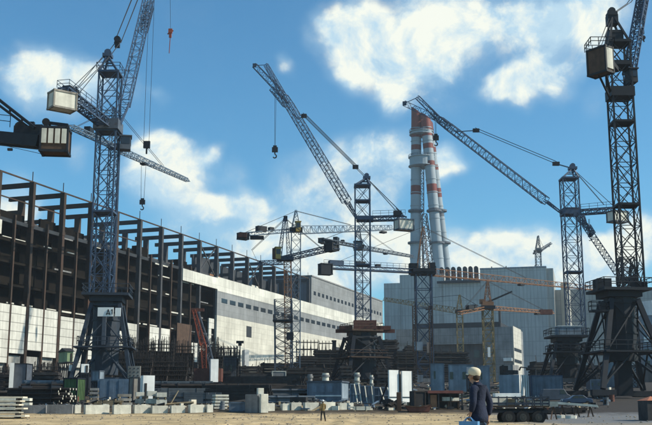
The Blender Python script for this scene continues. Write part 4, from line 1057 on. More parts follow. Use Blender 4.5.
# --- C4: hammerhead in front of the chimney foot, orange jib
Y4 = 232.0
t4, a4 = hammerhead('hammerhead_crane', 'hammerhead crane at the chimney foot, long orange jib right, dark ballast box far left', Y4, 423, 3.6, ramp(Y4), 271, 227,
           at(600, 288.5, Y4 + 34), at(320, 266, Y4 - 10), 'paint_orange', m_mast='steel_blue', jw=1.5, jh=1.7, nj=32, grp=GH, chord=.15, brace=.07, m_cj='steel_blue', mchord=.32, ball=(2.6, 1.8, 2.3), ballm='steel_black', trolley=.52, tie_f=.55, apexw=3.0)
k = MB(); k.box(a4 + V((-2.2, 0, .5)), (2.2, 2.4, 2.4)); k.box(a4 + V((2.0, 0, .9)), (1.6, 2.2, 2.0)); k.box(a4 + V((0, 0, -.6)), (5.6, 4.4, .6)); k.rail([a4 + V((x * 2.8, y * 2.2, -.3)) for x, y in ((-1, -1), (1, -1), (1, 1), (-1, 1))], 1.1, .1); t4.part('slewing_platform', k, 'steel_black')
k = MB(); dj = (at(320, 266, Y4 - 10) - a4); sj = dj.cross(Z).normalized(); k.rail([a4 + sj * .8 + dj * .1 + Z * .5, a4 + sj * .8 + dj * .95 + Z * .5], 1.1, .08, closed=False); k.box(a4 + dj * .85 + Z * .9, (3.4, 1.2, .9), rz=math.atan2(dj.y, dj.x)); k.bar(a4 + dj * .1 - Z * .5, a4 + dj * .98 - Z * .45, 1.5, .35, up=Z); t4.part('walkway', k, 'steel_blue')
k = MB(); k.box(at(418.5, 346, Y4 - 2.4), (1.9, .15, 2.0)); t4.part('sign_board', k, 'panel_blue'); k = MB(); k.box(at(428.6, 347.5, Y4 - 2.3), (.75, .15, 2.4)); t4.part('sign_board', k, mat('faded_pink', (.60, .36, .26), .7, .15, 1)); k = MB(); k.box(at(419, 379, Y4 - 5), (1.8, .12, 1.9)); t4.part('sign_board', k, 'panel_blue')
for px_ in (414.6, 430.9): k = MB(); k.lattice(V((xat(px_, Y4 - 2, 12), Y4 - 2.2, ramp(Y4))), at(px_ - .5, 306, Y4 - 2), .7, n=14, chord=.16, brace=.09); t4.part('mast_brace', k, 'brown')

# --- C5, C6: small yellow cranes before the reactor wall
Y5 = 268.0
t5, a5 = hammerhead('hammerhead_crane', 'small ochre-yellow tower crane with a red-brown jib, right of the foreground man', Y5, 487.5, 2.6, 6.4, 307.5, 281,
           at(553, 312.5, Y5 + 14), at(459, 313, Y5 - 8), 'paint_orange', m_mast='pale_yellow', jw=1.1, jh=1.1, nj=18, grp=GH, chord=.18, brace=.1, ball=None, trolley=.75, tie_f=.85, apexw=2.0, mchord=.25)
k = MB(); k.box(a5 + V((0, 0, .5)), (3.0, 2.8, 2.0)); k.box(a5 + V((-1.5, 0, 1.6)), (1.2, 1.2, 1.2)); t5.part('machine_house', k, 'paint_orange'); k = MB(); k.bar(a5 + V((-.5, 0, 1.2)), at(512, 291.5, Y5), .45); t5.part('strut', k, 'steel_black')
k = MB(); k.box(at(546, 312, Y5 + 11), (3.4, 1.3, 1.4)); t5.part('jib_end_box', k, 'brown_red')
k = MB(); k.box(at(489, 352, Y5 - 1.5), (.7, .1, 2.6)); t5.part('sign_board', k, 'white_paint')
Y6 = 330.0
hammerhead('hammerhead_crane', 'small pale yellow tower crane far back before the blue-grey wall, thin left jib', Y6, 459.5, 1.9, 6.4, 311, 295,
           at(384, 299, Y6 + 20), at(483, 308, Y6 - 6), 'pale_yellow', jw=1.3, jh=1.9, nj=26, grp=GH, chord=.17, brace=.10, trolley=.4, tie_f=.7)

# --- C10: far crane over the roof line
Y10 = 600.0
t10, a10 = hammerhead('hammerhead_crane', 'tiny distant crane rising above the roof of the reactor building, stub jib to the right', Y10, 538, 3.0, 6.4, 251.5, 236,
           at(551, 243, Y10 + 10), at(534, 253.5, Y10 - 3), 'steel_grey', jw=1.6, jh=1.8, nj=7, grp=GH, chord=.32, brace=.18, trolley=.8, tie_f=.4)
k = MB(); k.box(a10 + V((.5, 0, .5)), (2.6, 2.5, 2.8)); t10.part('cab', k, 'steel_grey')
# ------------------------------------------------------------------ the yard
def spot(px0, px1, pt, pb, Y=None, sink=.05):
    Y = Y or yfor(pb)
    zc = ramp(Y); x0, x1 = xat(px0, Y, zc), xat(px1, Y, zc)
    c = V(((x0 + x1) / 2, Y, gz((x0 + x1) / 2, Y) - sink))
    h = at((px0 + px1) / 2, pt, Y).z - c.z
    return c, x1 - x0, h

# precast blocks along the edge of the sandy ground
GB = 'row of concrete foundation blocks'
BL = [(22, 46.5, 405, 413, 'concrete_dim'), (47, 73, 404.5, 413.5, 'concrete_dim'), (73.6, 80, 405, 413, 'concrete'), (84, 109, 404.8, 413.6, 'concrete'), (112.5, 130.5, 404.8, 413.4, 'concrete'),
      (133, 150, 404.8, 413, 'concrete'), (151, 167.5, 405.6, 413, 'concrete'), (170, 184.5, 405.4, 412.6, 'concrete'), (188.5, 204, 404.6, 412.3, 'concrete'), (205.8, 212.3, 404.7, 411.8, 'concrete'),
      (264, 274, 404.2, 410.6, 'concrete'), (281, 289, 404.6, 410, 'concrete'), (289.6, 301, 403.4, 409.8, 'concrete'), (303, 318.5, 403.4, 410, 'concrete'), (321, 335, 403, 409.6, 'concrete'), (338, 346, 404, 409.4, 'concrete'), (347, 352.5, 404, 409, 'concrete')]
BLAB = ['grey weathered block farthest left in the row, just right of the pale boards', 'dark slate-grey block below the long dark bar stack', 'short pale block at the right end of the dark slate-grey one', 'long pale block below the green container, fourth from the left',
        'pale block between the green container and the white cabinet, fifth from the left', 'pale block directly in front of the white cabinet', 'pale block right of the white cabinet, seventh from the left', 'pale block eighth from the left in the row', 'long cream block last but one before the gap in the row', 'narrow cream block at the right end of the left row',
        'low pale block at the right foot of the three-piece block stack', 'small pale block right of the block stack, second after the gap', 'pale block third after the gap in the row', 'long pale block just left of the walking worker', 'pale block directly behind the walking worker', 'small pale block just right of the walking worker', 'stubby pale block at the far right end of the row']
br = random.Random(5)
for (a, b, t, bt, m), lab in zip(BL, BLAB):
    if a > 262: t -= 1.0
    c, w_, h = spot(a, b, t, bt, Y=yfor(bt) + br.uniform(-.2, .2))
    dz = at((a + b) / 2, bt, c.y).z - c.z
    rz = .46 + br.uniform(-.06, .06) if m == 'concrete' else .05
    k = MB(); k.box(c + Z * (h / 2), (w_ * .97, .62, h), rz=rz); 
    R3 = Matrix.Rotation(rz, 3, 'Z')
    for s in (-.28, .28): k.bar(c + R3 @ V((s * w_, 0, h - .01)), c + R3 @ V((s * w_ + .12, 0, h + .09)), .03); k.bar(c + R3 @ V((s * w_ + .12, 0, h + .09)), c + R3 @ V((s * w_ + .24, 0, h - .01)), .03)
    single('concrete_block', k, m, c, lab, 'concrete block', GB, bevel=.025)
for (a, b, t, bt, m, rz, lab, d) in ((247.5, 262, 394.3, 409.5, 'concrete_dim', -.5, 'tall shaded block, the largest of the stack right of centre left', 1.3), (260.5, 268, 394, 409.5, 'concrete', .35, 'pale upright block leaning on the right side of the tall shaded block', .55), (257, 263, 388, 394.1, 'concrete', .3, 'small pale block lying on top of the block stack', .55)):  # tall block gets dimmer concrete, its shade put into the colour
    c, w_, h = spot(a, b, t, 409.5, Y=95.5)
    if t == 388: c.z = at(260, 394.2, 95.5).z; h = at(260, 388, 95.5).z - c.z
    if m == 'concrete' and t == 394: c.y -= .9
    k = MB(); k.box(c + Z * (h / 2), (w_, d, h), rz=rz); single('concrete_block', k, m, c, lab, 'concrete block', 'stack of concrete blocks', bevel=.03)

# ---- generic builders
def crate(name, a, b, t, bt, m, label, cat, d=2.4, rz=0.0, Y=None, rib=0, trim=None, door=False, roof=None, window=0, group=None, stand=False):
    c, w_, h = spot(a, b, t, bt, Y)
    g0 = c.z
    if stand: zb = at((a + b) / 2, bt, c.y).z; h -= zb - c.z; c.z = zb
    T = Thing(name, c, label, cat, group)
    R3 = Matrix.Rotation(rz, 3, 'Z')
    wx = w_ if abs(rz) < .05 else max(.4, (w_ - abs(math.sin(rz)) * d) / math.cos(rz))
    hb = h if roof is None else h * .72
    P = lambda x, y, z: c + R3 @ V((x, y, z))
    k = MB(); k.box(c + Z * (hb / 2), (wx, d, hb), rz=rz)
    if rib:
        s = -wx / 2 + rib / 2
        while s < wx / 2: k.box(P(s, -d / 2 - .03, hb / 2), (rib * .45, .06, hb * .9), rz=rz); s += rib
        s = -d / 2 + rib / 2
        while s < d / 2:
            for e in (-1, 1): k.box(P(e * (wx / 2 + .03), s, hb / 2), (.06, rib * .45, hb * .9), rz=rz)
            s += rib
    body = T.part('body', k, m)
    if stand:
        k = MB()
        for x in (-.46, -.15, .15, .46):
            for y in (-.45, .45): p = P(x * wx, y * d, 0); k.bar(V((p.x, p.y, g0 - .1)), p, .16)
        for y in (-.45, .45): k.bar(P(-.46 * wx, y * d, -(c.z - g0)), P(.46 * wx, y * d, -.1), .1); k.bar(P(.46 * wx, y * d, -(c.z - g0)), P(-.46 * wx, y * d, -.1), .1)
        k.box(c - Z * .12, (wx * 1.1, d * 1.15, .22), rz=rz); T.part('trestle', k, 'steel_black')
    if trim:
        k = MB()
        for x in (-1, 1):
            for y in (-1, 1): k.box(P(x * wx / 2, y * d / 2, hb / 2), (.13, .13, hb + .06), rz=rz)
        for z in (0.06, hb):
            for y in (-1, 1): k.box(P(0, y * d / 2, z), (wx + .12, .13, .13), rz=rz)
            for x in (-1, 1): k.box(P(x * wx / 2, 0, z), (.13, d, .13), rz=rz)
        T.part('edge_frame', k, trim)
    if door:
        k = MB(); k.box(P(wx * .22, -d / 2 - .05, hb * .44), (min(.9, wx * .3), .06, hb * .8), rz=rz); dd_ = T.part('door', k, 'dark_stuff'); k = MB(); k.box(P(wx * .22 + .3, -d / 2 - .1, hb * .45), (.12, .06, .05), rz=rz); T.part('handle', k, 'steel_light', parent=dd_)
    for i in range(window):
        k = MB(); x = -wx * .38 + wx * .5 * i / max(1, window - 1) if window > 1 else -wx * .2
        k.box(P(x, -d / 2 - .05, hb * .62), (wx * .13, .06, hb * .26), rz=rz); T.part('window', k, 'glass_dark')
    if roof == 'gable':
        k = MB(); pts = [P(-wx / 2 - .25, -d / 2 - .2, hb), P(-wx / 2 - .25, d / 2 + .2, hb), P(-wx / 2 - .25, 0, h)]; k.prism(pts, R3 @ V((wx + .5, 0, 0))); T.part('roof', k, 'dark_stuff')
    return T, c, wx, h

def bundle(name, a, b, bt, m, label, cat, nrow=3, ncol=5, r=.09, rz=0.0, Y=None, group=None, square=False, ends=None, lift=.12, jit=.25):
    c, w_, h = spot(a, b, bt - 3, bt, Y)
    T = Thing(name, c, label, cat, group); R3 = Matrix.Rotation(rz, 3, 'Z'); L = w_ / math.cos(rz)
    g = random.Random(hash(label) % 1000 if False else int(a * 7 + bt * 13))
    k = MB(); E = MB()
    for i in range(nrow):
        for j in range(ncol - (0 if square else i % 2)):
            y = (j - (ncol - 1) / 2 + (0 if square else .5 * (i % 2))) * 2 * r * 1.04; z = lift + r + i * 2 * r * (1.0 if square else .88)
            o = g.uniform(-jit, jit)
            p, q = c + R3 @ V((-L / 2 + o, y, z)), c + R3 @ V((L / 2 + o, y, z))
            if square: k.bar(p, q, 2 * r * .94, 2 * r * .94)
            else: k.tube(p, q, r, n=8)
            if ends:
                d = (q - p).normalized()
                E.tube(q, q + d * .02, r * .8, n=8); E.tube(p - d * .02, p, r * .8, n=8)
    T.part('bars', k, m)
    if ends: T.part('bar_ends', E, ends)
    k = MB()
    for f in (-.33, .33): k.box(c + R3 @ V((f * L, 0, lift / 2)), (.14, ncol * 2 * r + .2, lift), rz=rz)
    T.part('bearer', k, 'timber')
    top = lift + nrow * 2 * r
    for f in (-.28, .3): k = MB(); k.box(c + R3 @ V((f * L, 0, lift + (top - lift) / 2)), (.05, ncol * 2 * r * 1.06, (top - lift) * 1.03), rz=rz); T.part('strap', k, 'steel_black')
    return T

def slab_stack(name, a, b, t, bt, m, label, cat, n=4, d=1.8, rz=0.0, Y=None, group=None, jit=.1, fill=.64, sp='timber'):
    c, w_, h = spot(a, b, t, bt, Y); T = Thing(name, c, label, cat, group); R3 = Matrix.Rotation(rz, 3, 'Z')
    g = random.Random(int(a * 3 + bt)); s = h / n
    for i in range(n):
        k = MB(); k.box(c + R3 @ V((g.uniform(-jit, jit), g.uniform(-.08, .08), s * (i + 1 - fill / 2))), (w_ * g.uniform(.93, 1.0), d, s * fill), rz=rz + g.uniform(-.02, .02)); T.part('slab', k, m)
        k = MB()
        for f in (-.35, .35): k.box(c + R3 @ V((f * w_, 0, s * (i + (1 - fill) / 2))), (.14, d * .95, s * (1 - fill)), rz=rz)
        T.part('spacer', k, sp)
    return T

# ---- left corner
slab_stack('board_stack', -18, 24, 396.5, 416, 'timber_pale', 'stack of pale thin boards with dark gaps, cut by the left picture edge', 'board stack', n=6, d=1.7, rz=.06, Y=88, jit=.55, fill=.42, sp='dark_stuff')
slab_stack('slab_stack', -12, 30, 398, 410, 'concrete', 'low stack of pale slabs behind the boards at the left edge', 'slab stack', n=3, d=1.5, rz=.1, Y=97)
crate('storage_crate', 7, 14, 363, 384, 'white_paint', 'tall white crate at the far left edge of the yard', 'crate', d=1.5, rz=.3, Y=150)
crate('storage_crate', 14.5, 28, 364, 386, 'steel_grey', 'dark grey box right of the tall white crate', 'crate', d=3, Y=152, trim='steel_black')
bundle('pipe_stack', 25, 64, 391.5, 'pipe_grey', 'bluish pipes stacked behind the long dark bar stack at left', 'pipe stack', nrow=3, ncol=5, r=.30, rz=.06, Y=140, lift=.4)
bundle('bar_stack', 14, 66, 403, 'rebar', 'long dark bar stack with pale ends left of the green container', 'bar stack', nrow=7, ncol=9, r=.14, rz=-.12, Y=108, ends='concrete', jit=.9)
bundle('bar_stack', 24, 60, 400, 'rebar', 'second dark bar stack behind the one left of the green container', 'bar stack', nrow=8, ncol=9, r=.14, rz=.05, Y=116, jit=.6)
bundle('bar_stack', -10, 22, 400, 'rebar', 'dark bar stack running out of the left edge behind the pale boards', 'bar stack', nrow=5, ncol=9, r=.14, rz=.1, Y=112, jit=.6)
crate('skip_container', 65, 82, 378.5, 402, 'green', 'green steel container left of the portal crane foot', 'container', d=2.3, rz=-.15, Y=112, rib=.45, trim='steel_black')
T, c, w_, h = crate('site_hut', 54.5, 74, 348, 362, 'pale_green', 'pale green gabled hut standing on dark trestles beside the left portal crane', 'hut', d=4.5, rz=.55, Y=166, roof='gable', stand=True, door=True)
crate('control_cabinet', 67.5, 71, 365, 371, 'white_paint', 'small white cabinet left of the pale box on the left portal crane foot', 'cabinet', d=.6, rz=.3, Y=137.5, stand=True)
crate('control_cabinet', 79, 88, 364, 372.5, 'white_paint', 'pale cream box at the left foot of the left portal crane', 'cabinet', d=.8, rz=.35, Y=136, stand=True, door=True)
crate('storage_crate', 92, 102, 371, 381, 'panel_blue', 'blue-grey crate between the legs of the left portal crane', 'crate', d=1.5, rz=-.2, Y=134, stand=True, trim='steel_grey')
# ---- centre left
crate('steel_tank', 98, 131, 379, 397, 'steel_light', 'long flat blue-grey steel caisson right of the green container', 'caisson', d=2.2, rz=.06, Y=121, rib=1.1)
k = MB(); c, w_, h = spot(127, 139.5, 366, 396, Y=123)
T = Thing('perforated_panel', c, 'upright grey concrete panel with nine holes, left of the white cabinet', 'concrete panel')
hz = at(133, 378, 123).z - c.z
k.box(c + Z * ((h + hz) / 2), (w_, .3, h - hz)); T.part('slab', k, 'ballast_dim')
for i in range(3):
    for j in range(3):
        k = MB(); p = c + V((w_ * (-.32 + .32 * i), -.16, hz + (h - hz) * (.2 + .3 * j))); k.tube(p, p + V((0, -.012, 0)), .09, n=10); T.part('hole', k, 'mortar_dark')
k = MB()
for s in (-.4, .4): k.bar(c + V((w_ * s, .1, 0)), c + V((w_ * s, .1, hz)), .2); k.bar(c + V((w_ * s, 1.4, 0)), c + V((w_ * s, .15, h * .9)), .12)
T.part('prop', k, 'steel_black')
T, c, w_, h = crate('site_cabinet', 139, 154.5, 375.5, 397, 'white_paint', 'white cabinet with a dark narrow doorway, brightest box right of the left portal crane', 'cabinet', d=1.3, rz=.42, Y=112)
k = MB(); R3 = Matrix.Rotation(.42, 3, 'Z'); k.box(c + R3 @ V((-w_ * .27, -.68, h * .42)), (w_ * .2, .06, h * .62), rz=.42); T.part('door', k, 'dark_stuff')
for i, (a, b, t, bt) in enumerate(((136, 144, 392, 397), (145.5, 155, 391, 398), (156, 166.5, 392.4, 399.5))):
    slab_stack('slab_stack', a, b, t, bt + 4, 'concrete', ('short stack of bright slabs at the left foot of the white cabinet', 'stack of bright slabs below the white cabinet door', 'stack of bright slabs right of the white cabinet')[i], 'slab stack', n=2, d=1.2, rz=.25, Y=108 - i, group='slab stacks by the white cabinet')
crate('storage_crate', 128, 139, 377.5, 396, 'ballast_dim', 'pale crate of mixed scrap left of the white cabinet', 'crate', d=1.4, rz=.5, Y=116, trim='steel_black')
slab_stack('slab_stack', 117, 131, 394, 404, 'ballast_dim', 'grey slab stack with dark spacers left of the bright slabs', 'slab stack', n=3, d=1.6, rz=.3, Y=106)
slab_stack('slab_stack', 90, 99, 388, 400, 'concrete_dim', 'small grey slab stack right behind the green container', 'slab stack', n=4, d=1.4, rz=.2, Y=114)
bundle('timber_stack', 99, 118, 401.5, 'timber', 'brown timber planks stacked left of the grey slab stack', 'timber stack', nrow=3, ncol=4, r=.1, rz=.1, Y=104, square=True, jit=.5)
c = gp(172, 108); k = MB(); k.bar(c + V((-.25, 0, 0)), c + V((.55, .5, 1.55)), .22, .06); single('plank', k, 'timber', c, 'single tan plank leaning up against the dark bar stacks', 'plank')
slab_stack('slab_stack', 213, 227, 394.5, 408.5, 'concrete', 'stack of thin pale slabs with dark gaps right of the last left block', 'slab stack', n=5, d=1.3, rz=.35, Y=99)
crate('beam_box', 230, 257, 402.5, 410, 'shed_blue', 'long low blue-grey steel box lying left of the block stack', 'steel box', d=1.2, rz=.04, Y=97, trim='steel_light')
# long dark bar bundles
bb = random.Random(11); GBB = 'dark bundles of long bars piled in the middle of the yard'
WH = ['behind the white cabinet', 'right of the leaning tan plank', 'below the orange crane boom', 'left of the thin pale slab stack', 'behind the three-piece block stack', 'left of the blue shed', 'in front of the rebar mats']
spec = [(158, 205, 402, 'behind the two blocks right of the white cabinet'), (176, 214, 404, 'nearest to the last cream block of the left row'), (168, 214, 399.5, 'right of the leaning tan plank, behind the nearest bundles'), (205, 262, 402, 'behind the tall shaded block of the stack'), (155, 200, 396.5, 'just right of the white cabinet top'), (190, 250, 397.5, 'between the leaning tan plank and the block stack'), (235, 305, 401, 'between the block stack and the blue shed'),
 (160, 215, 393.5, 'below the foot of the orange boom, third row back'), (212, 280, 394.5, 'above the thin pale slab stack'), (258, 312, 397, 'left of the blue shed at mid height'), (150, 205, 391, 'below the foot of the orange boom, fourth row back'), (205, 262, 391, 'in front of the brown wooden crate'), (255, 308, 392, 'left of the blue shed roof, behind the others'), (270, 306, 404, 'right behind the blocks left of the walking worker'), (160, 230, 388.5, 'rearmost below the orange boom'), (225, 300, 388.5, 'rearmost below the lamp post'), (60, 120, 392, 'under the left portal crane')]
for i, (a, b, bt, wh) in enumerate(spec):
    bundle('bar_bundle', a, b, bt, bb.choice(('rebar', 'dark_stuff', 'dark_stuff', 'pipe_grey')), 'dark bundle of long bars ' + wh, 'bar bundle', nrow=bb.choice((3, 4, 5)), ncol=bb.choice((6, 8)), r=bb.uniform(.11, .2), rz=bb.uniform(-.12, .2), group=GBB, jit=1.2, square=bb.random() < .4)
# rebar mats standing like combs
def rebar_mat(a, b, t, bt, Y, label, rz=0.05, layers=3, step=.34):
    c, w_, h = spot(a, b, t, bt, Y); T = Thing('rebar_cage', c, label, 'rebar cage', 'rebar cages standing before the hall'); R3 = Matrix.Rotation(rz, 3, 'Z'); g = random.Random(int(a))
    k = MB(); n_ = int(w_ / step)
    for la in range(layers):
        for i in range(n_ + 1):
            x = -w_ / 2 + w_ * i / n_ + g.uniform(-.05, .05); y = la * .9
            k.bar(c + R3 @ V((x, y, 0)), c + R3 @ V((x + g.uniform(-.12, .12), y, h * g.uniform(.90, 1.04))), .085)
    T.part('upright_bars', k, 'rebar')
    k = MB(); nz = int(h / .7)
    for la in range(layers):
        for j in range(nz): z = h * .9 * (j + .5) / nz; k.bar(c + R3 @ V((-w_ / 2 - .2, la * .9 - .06, z)), c + R3 @ V((w_ / 2 + .2, la * .9 - .06, z)), .075)
    for x in (-.5, 0, .5): k.bar(c + R3 @ V((w_ * x, 2.0, h * .8)), c + R3 @ V((w_ * x, -2.2, 0)), .14)
    T.part('cross_bars', k, 'rebar')
    k = MB(); k.box(c + R3 @ V((0, layers * .9, h * .36)), (w_, .25, h * .72), rz=rz); T.part('shutter_board', k, 'infill')
for i, (a, b, t, Y) in enumerate(((108, 132, 336, 186), (131, 152, 338, 190), (150, 172, 337, 184), (170, 192, 339.5, 188), (206, 222, 343, 190), (198, 217, 338, 210), (219, 238, 347, 200), (92, 110, 348, 192), (30, 56, 362, 180), (-10, 20, 366, 178))):
    rebar_mat(a, b, t, 390, Y, 'dark comb-like rebar cage, %s in the line before the hall wall' % ('second from right', 'fifth from left', 'sixth from left', 'seventh from left', 'right of the orange boom', 'behind the orange boom', 'farthest right', 'third from left', 'second from left', 'farthest left')[i])
rebar_mat(112, 150, 352, 392, 160, 'low dark rebar cage right of the left portal crane, nearest of the cages', rz=.02)
rebar_mat(148, 186, 356, 392, 164, 'low wide rebar cage left of the foot of the orange boom', rz=.05)
# dark shuttering stacks filling the yard in front of the white wall
def shuttering(a, b, t, bt, Y, label, rz=.1, m='dark_stuff', d=4):
    c, w_, h = spot(a, b, t, bt, Y); T = Thing('shuttering_stack', c, label, 'shuttering stack', 'stacks of dark shuttering in the yard'); R3 = Matrix.Rotation(rz, 3, 'Z'); g = random.Random(int(a + t))
    k = MB(); n_ = max(3, int(h / .55)); s = h / n_
    for i in range(n_): k.box(c + R3 @ V((g.uniform(-.3, .3), g.uniform(-.2, .2), s * (i + .5))), (w_ * g.uniform(.86, 1.0), d, s * .74), rz=rz + g.uniform(-.03, .03))
    T.part('panels', k, m)
    k = MB()
    for i in range(n_ + 1):
        for f in (-.38, 0, .38): k.box(c + R3 @ V((f * w_, 0, s * i)), (.3, d * .96, s * .3), rz=rz)
    T.part('spacer', k, 'rebar')
    for j in range(int(w_ / 1.8)): k = MB(); x = (g.random() - .5) * w_ * .9; k.bar(c + R3 @ V((x, g.uniform(-1, 1), h * .9)), c + R3 @ V((x + g.uniform(-.3, .3), 0, h + g.uniform(.3, 1.6))), .1); T.part('stake', k, 'rebar')
SH = [(228, 262, 366, 386, 215, 'left of the scaffold, below the lamp post'), (258, 300, 363, 385, 219, 'directly below the pale hammerhead mast'), (240, 285, 374, 389, 180, 'second row, below the lamp post'), (280, 330, 368, 388, 186, 'behind the blue shed roof'), (296, 316, 357, 385, 224, 'under the left scaffold bay'),
      (312, 347, 350, 385, 226, 'left of the middle luffing crane foot'), (374, 398, 340, 384, 238, 'tall one right of the middle luffing crane foot'), (394, 416, 352, 384, 222, 'behind the white panels'), (340, 352, 366, 388, 172, 'low one left of the middle luffing crane'), (374, 392, 368, 388, 176, 'low one behind the blue formwork frames'), (345, 380, 338, 384, 244, 'behind the middle luffing crane foot'),
      (205, 232, 371, 389, 184, 'right of the orange boom foot'), (86, 125, 368, 392, 166, 'behind the left portal crane'), (125, 165, 366, 391, 172, 'right of the left portal crane'), (160, 192, 368, 390, 176, 'left of the orange boom foot'), (405, 432, 346, 384, 240, 'behind the hammerhead mast at the chimney foot'), (20, 60, 372, 392, 162, 'left of the pale green hut'),
      (-12, 24, 374, 391, 165, 'far left behind the white crate'), (430, 470, 352, 383, 262, 'behind the grey-blue cabins'), (530, 560, 362, 386, 205, 'left of the right luffing crane foot'), (578, 600, 366, 386, 205, 'right of the right luffing crane foot')]
for a, b, t, bt, Y, lab in SH: shuttering(a, b, t, bt, Y, 'dark stack of shuttering panels %s' % lab)
# scaffolds
def scaffold(a, b, t, Y, label, nx_=4, nz_=4, d=2.5):
    c, w_, h = spot(a, b, t, 385, Y); T = Thing('scaffold', c, label, 'scaffold', 'tube scaffolds before the white wall'); k = MB(); kp = MB()
    for i in range(nx_ + 1):
        for y in (0, d): k.bar(c + V((w_ * (i / nx_ - .5), y, 0)), c + V((w_ * (i / nx_ - .5), y, h + .6)), .15)
    for j in range(1, nz_ + 1):
        z = h * j / nz_
        for y in (0, d): k.bar(c + V((-w_ / 2, y, z)), c + V((w_ / 2, y, z)), .13)
        for i in range(nx_ + 1): k.bar(c + V((w_ * (i / nx_ - .5), 0, z)), c + V((w_ * (i / nx_ - .5), d, z)), .1)
        if j < nz_: kp.box(c + V((0, d / 2, z + .1)), (w_, d * .7, .12))
    for i in range(nx_): k.bar(c + V((w_ * (i / nx_ - .5), 0, 0 if i % 2 else h)), c + V((w_ * ((i + 1) / nx_ - .5), 0, h if i % 2 else 0)), .1)
    T.part('tubes', k, 'steel_black'); T.part('boards', kp, 'dark_stuff')
scaffold(296, 318, 342, 255, 'dark tube scaffold before the white wall, left bay beside the pale mast', 6, 6)
scaffold(319, 336, 343, 258, 'dark tube scaffold before the white wall, right bay beside the dark post', 5, 5)
scaffold(299, 334, 356, 240, 'low wide tube scaffold in front of the two taller ones', 9, 3)
scaffold(217, 236, 348, 240, 'thin tube scaffold left of the lamp post', 6, 4)
k = MB(); c = V((xat(334, 250, 10), 250, 6.4)); k.bar(c, at(334, 341, 250), .8); k.box(at(334, 341, 250), (1.2, 1, .4)); single('steel_post', k, 'steel_black', c, 'thick dark post at the right end of the scaffold', 'post')
c = gp(240, 205); T = Thing('lamp_post', c, 'dark yard lamp post with a wide flat head before the white wall', 'lamp post'); k = MB(); top = at(240, 342, 205); k.tube(c, top, .16, .1, n=8); T.part('pole', k, 'steel_black'); k = MB(); k.box(top, (1.5, .5, .5)); k.box(top - Z * .5, (.7, .4, .5)); T.part('lamp_head', k, 'steel_black')
crate('site_cabin', 221, 237, 358, 389, 'steel_grey', 'grey-blue cabin below the bright wall, left of the lamp post', 'cabin', d=5, rz=.1, Y=203, window=2)
crate('site_cabin', 241, 249, 350, 372, 'white_paint', 'small white hut right of the lamp post', 'hut', d=3, rz=.3, Y=235, stand=True)
crate('storage_crate', 206, 222, 366, 388, 'brown', 'brown wooden crate right of the orange boom foot', 'crate', d=3, rz=.1, Y=181, trim='rebar')
crate('storage_crate', 271, 286, 371.5, 388, 'concrete_dim', 'grey crate with a pale top in the dark yard left of the blue shed', 'crate', d=3, rz=.1, Y=178, trim='concrete')
# orange crawler crane
Yo = 172.0; c = gp(203, Yo)
T = Thing('crawler_crane', c, 'crawler crane with an orange-red lattice boom standing steep before the hall', 'crawler crane')
k = MB(); foot = c + V((-.3, 0, 1.8)); bt_ = at(194.5, 311, Yo + 2); kn = at(199, 330, Yo + 1)
k.lattice(foot + V((.6, 0, 0)), at(203.5, 346, Yo), .55, n=6, chord=.15, brace=.08, w2=.9); k.lattice(at(203.5, 346, Yo), bt_, .9, n=11, chord=.15, brace=.08, w2=.5); bm_ = T.part('boom', k, 'paint_red')
k = MB(); k.lattice(foot + V((2.3, 0, 0)), at(207, 345, Yo + 1), .8, n=7, chord=.16, brace=.1); k.lattice(at(207, 345, Yo + 1), at(196.5, 313, Yo + 2), .8, n=9, chord=.14, brace=.09); T.part('back_mast', k, 'steel_grey')
k = MB(); k.box(bt_, (1.2, .8, 1)); k.box(bt_ + V((1, 0, .2)), (1.3, .5, .5)); T.part('boom_head', k, 'brown_red', parent=bm_)
k = MB(); 
for dx in (-.3, .2): k.bar(bt_ + V((dx, 0, 0)), at(190, 345, Yo) + V((dx, 0, 0)), .07); k.bar(bt_ + V((dx + .5, 0, 0)), at(196, 365, Yo) + V((dx, 0, 0)), .06)
T.part('hoist_rope', k, 'rope')
k = MB(); k.box(c + V((.9, 0, 2.3)), (4.6, 3, 2.2)); T.part('upper_house', k, 'brown_red'); k = MB(); k.box(c + V((2.0, -1.8, 3.0)), (1.3, 1.0, 3.8), rz=.3); T.part('cab', k, 'white_paint')
for y in (-1.7, 1.7):
    k = MB(); k.box(c + V((.6, y, .6)), (4.6, .8, 1.0)); k.tube(c + V((-1.7, y - .4, .6)), c + V((-1.7, y + .4, .6)), .55, n=12); k.tube(c + V((2.9, y - .4, .6)), c + V((2.9, y + .4, .6)), .55, n=12); T.part('track', k, 'steel_black')

# ---- centre: blue shed, formwork frames, white panels
T, c, w_, h = crate('site_shed', 308, 348.5, 382.5, 402, 'shed_blue', 'long flat-roofed blue shed with a pale stripe, behind the walking worker', 'shed', d=4.2, rz=-.22, Y=119, trim='steel_light')
R3 = Matrix.Rotation(-.22, 3, 'Z'); P = lambda x, y, z: c + R3 @ V((x, y, z))
k = MB(); k.box(P(.12 * w_, -2.14, h * .30), (w_ * .78, .08, .16), rz=-.22); T.part('stripe', k, 'white_paint')
k = MB(); k.box(P(w_ / 2 + .03, 0, h * .55), (.05, 3.6, h * .78), rz=-.22); T.part('end_panel', k, 'panel_blue')  # lighter blue sheet paints the sun on the right end
k = MB(); k.box(P(0, 0, h + .08), (w_ + .3, 4.5, .14), rz=-.22); T.part('roof', k, 'steel_grey')
for i in range(3):
    k = MB(); k.box(P(-w_ * .3 + i * w_ * .24, -2.13, h * .64), (w_ * .15, .06, h * .32), rz=-.22); T.part('window', k, 'shed_blue')
T, c, w_, h = crate('steel_trough', 290, 308, 397, 406.5, 'dark_stuff', 'dark flat steel trough left of the blue shed', 'trough', d=2, rz=-.1, Y=105)
